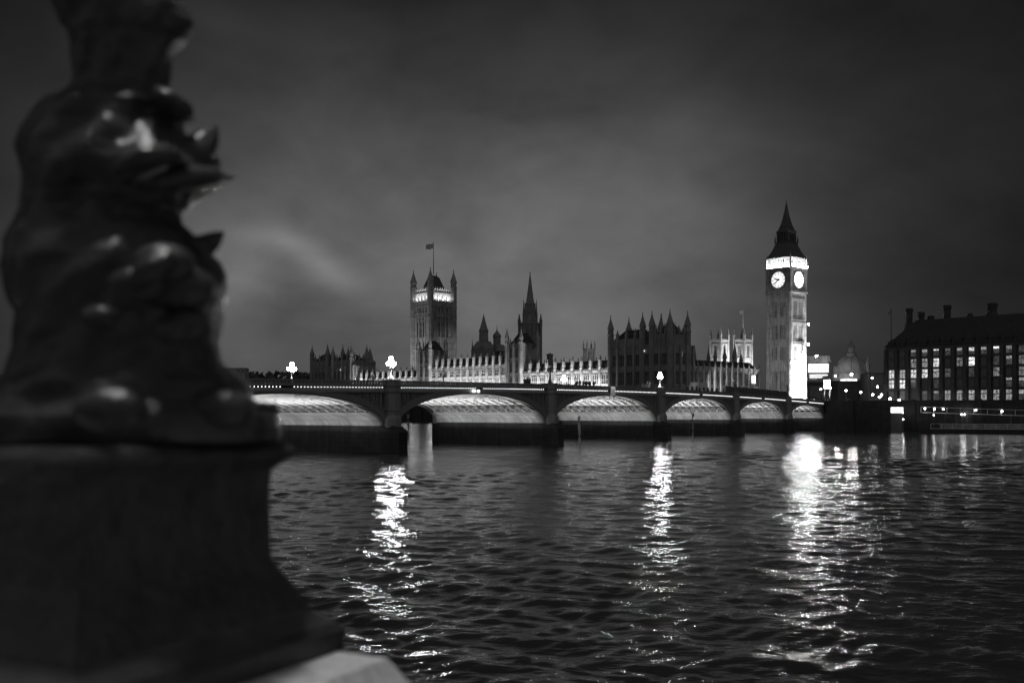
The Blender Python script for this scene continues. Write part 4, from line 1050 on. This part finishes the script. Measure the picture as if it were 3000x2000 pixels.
m = MB(); m.strip([[(0, -1, 4.9), (0, 1, 4.9), (0, 1, 5.05), (0, -1, 5.05)], [(24, -1, 4.1), (24, 1, 4.1), (24, 1, 4.25), (24, -1, 4.25)]]); m.strip([[(0, -1.2, 6.3), (0, 1.2, 6.3), (0, 1.2, 6.4), (0, -1.2, 6.4)], [(24, -1.2, 5.4), (24, 1.2, 5.4), (24, 1.2, 5.5), (24, -1.2, 5.5)]])
for i in range(9): m.box(i * 3 - .06, i * 3 + .06, -1.06, -.94, 4.9 - i * .1, 6.35 - i * .11)
m.build("span", PALEM, gw)
for x, z in ((1.0, 5.9), (3.2, 5.8), (5.2, 5.75), (12.5, 5.5), (18.2, 5.25)): MB().ball((x, -1.35, z), .22, 8, 6).build("lamp", PIERL, gw, True)
m = MB()
for x in (8, 20): m.box(x - .15, x + .15, -.15, .15, -1, 4.6)
m.build("support", DARKM, gw)
for (px, py, Y, lab) in ((2822, 1213, 252, "lamp pair cluster over the gangway's lower end"), (2736, 1216, 250, "small lamp hanging below the gangway's middle"), (2646, 1228, 255, "low lamp on the dark embankment wall under the glowing kiosk"), (2645, 1208, 255, "lamp beside the glowing white kiosk on the embankment wall")):
    p = at(px, py, Y); t = thing("wall_lamp", lab, "lamp", (p.x, p.y, p.z))
    for q_ in ((-.35, .35) if Y == 252 else (0,)): MB().ball((q_, 0, 0), .26 if Y == 252 else .18, 10, 8).build("globe", PIERL, t, True)
    MB().lathe(0, .1, [(.05, -p.z - .5), (.05, -.1)], 6).build("stem", DARKM, t)
kp = at(2628, 1201, 258)
t = thing("ticket_kiosk", "small glowing white kiosk on the embankment wall left of the landing stage", "kiosk", (kp.x, kp.y, 0), R(-35))
MB().box(-1.3, 1.3, -1, 1, 4.85, 6.3).build("lit_panel", SIGNL, t); m = MB(); m.box(-1.5, 1.5, -1.1, 1.2, 6.3, 6.5); m.box(-1.3, 1.3, -.9, 1.2, -1, 4.85); m.build("frame", DARKM, t)

# ------------------------------------------------------------------ mooring posts in the river
for (px, yb, yt, wd, rough_top, lab) in ((1196, 1283, 1216, .17, True, "rough-topped timber post standing in the water under the second arch"), (1697, 1298, 1222, .22, False, "straight pale post in the water before the middle arch"), (2030, 1282, 1212, .17, True, "thin dark post in the water before the fourth arch")):
    Y = F * EYE / (yb - HOR); p = at(px, yb, Y); zt = zp(yt, Y)
    t = thing("mooring_post", lab, "mooring post", (p.x, p.y, 0), group="posts standing in the river")
    pts = [(0.05 * math.sin(z_ * 1.3), 0, z_) for z_ in np.linspace(-2, zt, 12)]
    MB().tube(pts, [wd] * 12, 10).build("post", TIMBER if rough_top else PALEM, t)
    if rough_top:
        c = MB(); c.lathe(pts[-1][0], 0, [(wd * 1.4, zt - .5), (wd * 1.5, zt - .2), (wd * 1.1, zt + .05)], 8); c.box(-.3, -.14, -.08, .08, zt - .1, zt + .35); c.box(.1, .24, -.08, .08, zt - .1, zt + .25); c.build("cap", TIMBER, t)
    else: MB().lathe(0, 0, [(wd * 1.15, zt), (wd * 1.15, zt + .1), (.05, zt + .2)], 10).build("cap", PALEM, t)

# ------------------------------------------------------------------ hoarding and van on the bridge
t = thing("hoarding", "long dark site hoarding standing on the bridge in front of the clock tower", "hoarding", BR_O, BR_R)
m = MB(); q = []
for s in np.arange(27.5, 67.6, 2): q.append([(s, -1.3, zl(s) + .07), (s, -1.1, zl(s) + .07), (s, -1.1, zl(s) + 2.3), (s, -1.3, zl(s) + 2.3)])
m.strip(q); m.build("panel", DARKM, t)
for s in np.arange(27.5, 67.6, 2): MB().box(s - .06, s + .06, -1.08, -.98, zl(s) + .07, zl(s) + 2.5).build("post", DARKM, t)
s = 74; t = thing("parked_van", "pale box van on the bridge at the left end of the dark hoarding", "van", brw(s, -5.0, zl(s) - .06), BR_R)
MB().box(-2.4, 2.0, -1.0, 1.0, .7, 3.0).build("cargo_box", PALEM, t)
m = MB(); m.add([(2.05, -.95, .4), (3.7, -.95, .4), (3.7, .95, .4), (2.05, .95, .4), (2.05, -.9, 2.3), (2.8, -.85, 2.3), (2.8, .85, 2.3), (2.05, .9, 2.3)], [(0, 3, 2, 1), (4, 5, 6, 7), (0, 1, 5, 4), (1, 2, 6, 5), (2, 3, 7, 6), (3, 0, 4, 7)]); m.box(-2.3, 2.05, -.9, .9, .4, .69); m.build("cab", PALEM, t)
for x in (-1.5, 2.8):
    for y in (-.9, .9):
        m = MB().lathe(0, 0, [(.12, -.12), (.4, -.12), (.4, .12), (.12, .12)], 14); m.v = [(x + v[0], y + v[2], .4 + v[1]) for v in m.v]; m.build("wheel", DARKM, t)

# ------------------------------------------------------------------ pedestrians on the bridge
def person(label, material, pose):
    lean, st, arm = pose
    pts = {'pel': (0, 0, .95, .15), 'sp': (0, lean * .02, 1.15, .15), 'ch': (0, lean * .05, 1.38, .165), 'nk': (0, lean * .06, 1.53, .06), 'hd': (0, lean * .09, 1.62, .09), 'tp': (0, lean * .09, 1.72, .085),
           'ls': (-.19, lean * .05, 1.42, .07), 'le': (-.25, lean * .03 + .03 * arm, 1.13, .055), 'lh': (-.24, .16 * arm, .90, .045), 'rs': (.19, lean * .05, 1.42, .07), 're': (.25, lean * .03 - .03 * arm, 1.13, .055), 'rh': (.24, -.1 * arm, .9, .045),
           'lp': (-.09, 0, .88, .11), 'lk': (-.1, st * .12, .48, .075), 'la': (-.1, st * .2, .08, .05), 'lt': (-.1, st * .2 + .16, .03, .04), 'rp': (.09, 0, .88, .11), 'rk': (.1, -st * .05, .48, .075), 'ra': (.1, -st * .22, .08, .05), 'rt': (.1, -st * .22 + .16, .03, .04)}
    names = list(pts); ed = [('pel', 'sp'), ('sp', 'ch'), ('ch', 'nk'), ('nk', 'hd'), ('hd', 'tp'), ('ch', 'ls'), ('ls', 'le'), ('le', 'lh'), ('ch', 'rs'), ('rs', 're'), ('re', 'rh'), ('pel', 'lp'), ('lp', 'lk'), ('lk', 'la'), ('la', 'lt'), ('pel', 'rp'), ('rp', 'rk'), ('rk', 'ra'), ('ra', 'rt')]
    me = bpy.data.meshes.new("person"); me.from_pydata([pts[n][:3] for n in names], [(names.index(a), names.index(b)) for a, b in ed], [])
    o = bpy.data.objects.new("person", me); COL.objects.link(o)
    o.modifiers.new("skin", 'SKIN'); sv = me.skin_vertices[0].data
    for i, n in enumerate(names): sv[i].radius = (pts[n][3], pts[n][3] * .85); sv[i].use_root = (n == 'pel')
    o.modifiers.new("sub", 'SUBSURF').levels = 1; o.modifiers["sub"].render_levels = 1
    me.materials.append(material)
    return tag(o, label, "person")
P1 = person("pedestrian in dark clothes walking on the bridge", CLOTH, (1, 1, 1)); P2 = person("pedestrian", CLOTH, (0, .15, .3)); P3 = person("pedestrian", CLOTHP, (1, .8, -1))
used = set()
def put(src, px, y, label, group, scale=1.0):
    u = px - 1500
    # solve for s on the line y
    best = min(np.arange(-25, 214, .1), key=lambda s: abs((lambda p: p.x / p.y * F - u)(brw(s, y, 0))))
    s = float(best); o = src if src.name not in used else src.copy()
    if src.name in used: COL.objects.link(o)
    used.add(src.name)
    p = brw(s, y, zl(s) + .06); o.location = p; o.rotation_euler = (0, 0, BR_R + random.choice((-1.57, 1.57)) + random.uniform(-.4, .4)); o.scale = (scale,) * 3
    o['label'] = label; o['group'] = group
G1 = "dark pedestrians before the floodlit riverside range"
for px in (1690, 1699, 1709, 1718, 1727, 1740): put(P1 if int(px) % 2 else P2, px, -1.1, "dark pedestrian before the floodlit range, left of the white notice board", G1, random.uniform(.95, 1.05))
for px in (1538, 1545, 1551): put(P2, px, -1.2, "dark pedestrian in the huddle in front of the floodlit range below the needle-like spire", "dark huddle below the needle-like spire", random.uniform(1.0, 1.08))
G2 = "dark crowd at the bridge end by the clock tower"
for px in (2366, 2374, 2381, 2390, 2398, 2405, 2414, 2421, 2430, 2441): put(P1 if int(px) % 2 else P2, px, -1.0 - .5 * random.random(), "dark figure in the crowd under the clock tower's white face", G2, random.uniform(.93, 1.08))
G3 = "dark pedestrians left of the pale van"
for px in (2016, 2028, 2041, 2050, 2062, 2074, 2086, 2098): put(P1 if int(px) % 2 else P2, px, -1.2, "dark pedestrian on the bridge between the third pier's lamp and the pale van", G3, random.uniform(.95, 1.05))
for px in (1884, 1893, 1903): put(P3, px, -1.0, "pale-clothed pedestrian on the bridge just left of the third pier's lit lamp", "pale pedestrians beside the third pier's lamp", 1.0)
for px in (1047, 1092): put(P3, px, -1.0, "pale-clothed pedestrian on the bridge left of the lit lamp by the square tower", "pale pedestrians beside the first pier", 1.0)

# ------------------------------------------------------------------ far trees at the left horizon
rngt = random.Random(3)
m = MB()
for i in range(90):
    Y = rngt.uniform(690, 800); px = rngt.uniform(560, 930); c = at(px, HOR, Y)
    hgt = zp(1100, Y) * rngt.uniform(.82, 1.08); wd = rngt.uniform(7, 13)
    for j in range(60):
        a_ = rngt.uniform(0, 6.28); u_ = rngt.uniform(.15, 1); r_ = wd * math.sqrt(max(0, 1 - (u_ * 1.6 - .75) ** 2)) * rngt.uniform(.5, 1)
        x, y, z = c.x + r_ * math.cos(a_), c.y + r_ * math.sin(a_), 6 + (hgt - 6) * u_
        s_ = rngt.uniform(1.2, 2.8); n1 = Vector((rngt.gauss(0, 1), rngt.gauss(0, 1), rngt.gauss(0, 1))).normalized(); n2 = n1.orthogonal().normalized()
        m.add([Vector((x, y, z)) + n1 * s_, Vector((x, y, z)) + n2 * s_, Vector((x, y, z)) - n1 * s_, Vector((x, y, z)) - n2 * s_], [(0, 1, 2, 3)])
o = m.build("far_trees", LEAF); tag(o, "dark belt of far trees on the left horizon", "trees", kind='stuff')
p0 = at(690, HOR, 640)
t = thing("pale_building", "small pale flat-roofed building among the far trees at the left horizon", "building", (p0.x, p0.y, 0))
MB().box(-12, 6, 0, 10, 6, zp(1079, 640)).build("wall", STONE, t); m = MB(); m.box(-12.5, -2, -.5, 10, zp(1079, 640), zp(1077, 640)); m.box(-1, 6.5, -.5, 10, zp(1078, 640), zp(1077, 640)); m.build("roof", PALEM, t)
for x in (-9, -5, 1, 4): MB().box(x, x + 1.4, -.1, .05, zp(1090, 640), zp(1083, 640)).build("window", GLASS, t)

# ------------------------------------------------------------------ near bank: walkway, parapet and the ornate lamp standard
PX, PY = -0.86, 2.07
ROT = R(-27.6)
zb = EYE - 0.53
nb_ = MB(); nb_.box(-60, 60, -30, -.7, -3, EYE - 1.62)
o = nb_.build("riverside_walk", PAVE); o.location = (PX, PY, 0); o.rotation_euler = (0, 0, R(-27.6)); o['kind'] = 'structure'
m = MB(); m.box(-60, -.55, -.45, .28, -3, EYE - .86); m.box(-60, -.55, -.52, .34, EYE - .86, EYE - .74); m.box(.62, 60, -.45, .28, -3, EYE - .86); m.box(.62, 60, -.52, .34, EYE - .86, EYE - .74)
o = m.build("river_parapet", COPING); o.location = (PX, PY, 0); o.rotation_euler = (0, 0, ROT); tag(o, "granite parapet wall along the near bank either side of the ornate lamp's pedestal", "parapet wall")
m = MB(); m.box(-.54, .76, -.62, .54, -3, zb - .30)
def chamf(x0, x1, y0, y1, z0, z1, ins): 
    m.add([(x0, y0, z0), (x1, y0, z0), (x1, y1, z0), (x0, y1, z0), (x0 + ins, y0 + ins, z1), (x1 - ins, y0 + ins, z1), (x1 - ins, y1 - ins, z1), (x0 + ins, y1 - ins, z1)], [(0, 3, 2, 1), (4, 5, 6, 7), (0, 1, 5, 4), (1, 2, 6, 5), (2, 3, 7, 6), (3, 0, 4, 7)])
chamf(-.48, .72, -.56, .50, zb - .30, zb - .10, .10); chamf(-.44, .55, -.52, .40, zb - .10, zb + .0, .06)
o = m.build("pedestal", COPING); o.location = (PX, PY, 0); o.rotation_euler = (0, 0, ROT); tag(o, "pale granite pedestal block under the ornate dark lamp standard", "pedestal")

post = thing("ornate_lamp_standard", "huge dark ornate cast-iron lamp standard with sculpted fish, out of focus at left", "lamp standard", (PX, PY, 0))
KP = PY / F
def zy(py): return EYE + (HOR - py) * KP
def sq(prof):
    out = []
    for r_, y_ in prof:
        u = r_ + 357 - 1500; h_ = (u * PY - F * PX) / (1.35 * F - .422 * u)
        out.append((h_, EYE + (HOR - y_) * (PY + .422 * h_) / F))
    return out
pl = MB(); pl.square(0, 0, sq([(648, 1902), (656, 1840), (640, 1826), (628, 1818)]), ROT); pl.build("plinth", POSTM, post)
MB().square(0, 0, sq([(628, 1817.5), (560, 1786), (550, 1778)]), ROT).build("plinth_cap", mat("lamplit_cast_iron", .065, .4, .4, 8.0), post)  # slightly paler iron: lamplight on the cap's slope put into the colour
pd = MB(); pd.square(0, 0, sq([(549, 1779), (546, 1766), (524, 1735), (492, 1700), (455, 1660), (436, 1628), (433, 1500), (433, 1420), (439, 1378), (462, 1360), (488, 1344), (506, 1332), (510, 1320), (500, 1307), (478, 1297), (440, 1289)]), ROT)
pd.build("shaft", POSTM, post)
# raised panel and a cartouche on the two visible sides of the pedestal
for kf in range(4):
    a_ = ROT + kf * math.pi / 2
    hs = 433 * 2 * KP / 1.35 / 2
    f = MB()
    def lp(u, d, z): return (math.cos(a_) * u - math.sin(a_) * -(hs + d), math.sin(a_) * u + math.cos(a_) * -(hs + d), z)
    def bar3(u0, u1, z0, z1, d): f.add([lp(u, dd, z) for dd in (0.0, d) for u, z in ((u0, z0), (u1, z0), (u1, z1), (u0, z1))], [(0, 1, 2, 3), (4, 5, 6, 7), (0, 1, 5, 4), (1, 2, 6, 5), (2, 3, 7, 6), (3, 0, 4, 7)])
    z0, z1 = zy(1610), zy(1400)
    bar3(-.20, .20, z0, z0 + .018, .012); bar3(-.20, .20, z1 - .018, z1, .012); bar3(-.20, -.18, z0 + .018, z1 - .018, .0118); bar3(.18, .20, z0 + .018, z1 - .018, .0118)
    f.build("panel_moulding", POSTM, post)
RP = [(0, 138), (49, 196), (85, 210), (116, 201), (138, 168), (174, 150), (223, 147), (268, 138), (299, 152), (324, 174), (348, 194), (360, 179), (397, 183), (440, 230), (487, 290), (513, 296), (536, 288), (567, 259), (589, 212), (612, 200), (629, 172), (670, 183), (700, 219), (738, 250), (774, 286), (814, 306), (850, 308), (912, 297), (984, 290), (1015, 286), (1069, 299), (1096, 335), (1122, 371), (1149, 384), (1167, 380), (1190, 420), (1216, 462), (1243, 473), (1287, 466)]
LP = [(0, 205), (54, 180), (89, 138), (223, 138), (250, 136), (277, 147), (304, 192), (321, 245), (357, 281), (384, 299), (437, 315), (513, 292), (612, 298), (647, 315), (700, 348), (780, 360), (877, 335), (912, 312), (1015, 320), (1096, 350), (1167, 400), (1216, 455), (1287, 466)]
def itp(tab, y):
    r_ = float(np.interp(y, [t_[0] for t_ in tab], [t_[1] for t_ in tab])); sg = 1 if tab is RP else -1
    u = 357 + sg * r_ - 1500
    return sg * (u * PY - F * PX) / (F * .931 - u * .365)
def loft(name, y0, y1, nrow, nseg=72, lump=.011, parent=post):
    m = MB(); v = []
    for i in range(nrow + 1):
        y = y0 + (y1 - y0) * i / nrow
        rr, ll = itp(RP, y), itp(LP, y); fr_ = (rr + ll) * .5 * (1 - .22 * max(0.0, (y - 1050) / 240))
        for k_ in range(nseg):
            a_ = 2 * math.pi * k_ / nseg; c_ = math.cos(a_)
            wgt = abs(c_) ** 1.6; sd_ = rr if c_ > 0 else ll
            r_ = sd_ * wgt + fr_ * (1 - wgt)
            P = Vector((math.cos(a_) * 2.2, math.sin(a_) * 2.2, y * .0075))
            edge = 1 - wgt * .75
            r_ += lump * edge * (mnoise.noise(P) * 1.4 + .6 * mnoise.noise(P * 2.7)) + .008 * edge * math.sin(a_ * 9 + y * .035)
            a2 = a_ + math.atan2(.365, .931)
            v.append((r_ * math.cos(a2), r_ * math.sin(a2), EYE + (HOR - y) * (PY + .365 * c_ * r_) / F))
    f = []
    for i in range(nrow):
        for k_ in range(nseg):
            k2 = (k_ + 1) % nseg; f.append((i * nseg + k_, i * nseg + k2, (i + 1) * nseg + k2, (i + 1) * nseg + k_))
    f.append(tuple(range(nseg))); f.append(tuple(nrow * nseg + k_ for k_ in range(nseg)))
    m.add(v, f); return m.build(name, POSTM, parent, True)
fish = loft("fish_sculpture", 1287, 300, 150)
colm = loft("column", 302, -60, 50, lump=.008)
def lpx(px, py, Y): p = at(px, py, Y); return (p.x - PX, p.y - PY, p.z)
def part(name, pts, rad, flat=1.0, parent=fish): return MB().tube([lpx(*p) for p in pts], rad, 14, flat).build(name, POSTM, parent, True)
part("fin", [(540, 480, 2.05), (585, 440, 2.06), (612, 405, 2.07), (622, 392, 2.07), (636, 368, 2.07)], [.06, .045, .030, .020, .003], .8)
part("fin", [(430, 535, 1.86), (520, 520, 1.95), (600, 522, 2.02), (650, 524, 2.06), (690, 525, 2.08)], [.03, .055, .048, .022, .005], .5)
part("fin", [(330, 500, 1.80), (400, 462, 1.80), (470, 452, 1.84), (540, 470, 1.92)], [.012, .03, .03, .02], .7)
part("fin", [(560, 745, 2.04), (598, 722, 2.06), (628, 702, 2.07), (640, 692, 2.07), (655, 680, 2.07)], [.045, .026, .018, .012, .003])
part("tail_fluke", [(450, 262, 1.95), (480, 290, 1.96), (520, 325, 2.0), (552, 352, 2.04)], [.015, .035, .036, .016], .6)
part("whisker", [(380, 850, 1.72), (420, 800, 1.70), (480, 765, 1.72), (520, 740, 1.80)], [.01, .022, .024, .01])
for (px, py, Y, r_) in ((478, 772, 1.76, .045), (400, 835, 1.74, .04), (375, 868, 1.75, .03), (520, 845, 1.80, .055), (540, 955, 1.80, .04), (500, 968, 1.78, .03), (290, 930, 1.80, .028), (325, 1200, 1.66, .05), (650, 1195, 1.95, .05)):
    c = lpx(px, py, Y); MB().ball(c, r_, 16, 10, (1.25, .9, .8)).build("scale_boss", POSTM, fish, True)
for (px, py, Y) in ((772, 1192, 2.02), (800, 1196, 2.03)): MB().ball(lpx(px, py, Y), .012, 12, 8).build("glint_bead", POSTM, fish, True)  # small beads added to stand for out-of-focus points of light
# upper column and globe (above the picture); collar shaped to shade the sculpture
MB().lathe(0, 0, [(.15, zy(-50)), (.13, zy(-50) + .2), (.09, zy(-50) + .5), (.07, zy(-50) + .8), (.088, zy(-50) + .88), (.088, zy(-50) + .93), (.07, zy(-50) + .99), (.06, zy(-50) + 1.3), (.06, zy(-50) + 1.4)], 20).build("upper_column", POSTM, post, True)
MB().ball((0, 0, zy(-50) + 1.52), .14, 20, 14).build("globe", BIGLAMP, post, True)
MB().lathe(0, 0, [(.1, zy(-50) + 1.75), (.13, zy(-50) + 1.8), (.06, zy(-50) + 1.95), (.02, zy(-50) + 2.05)], 12).build("crown", POSTM, post, True)
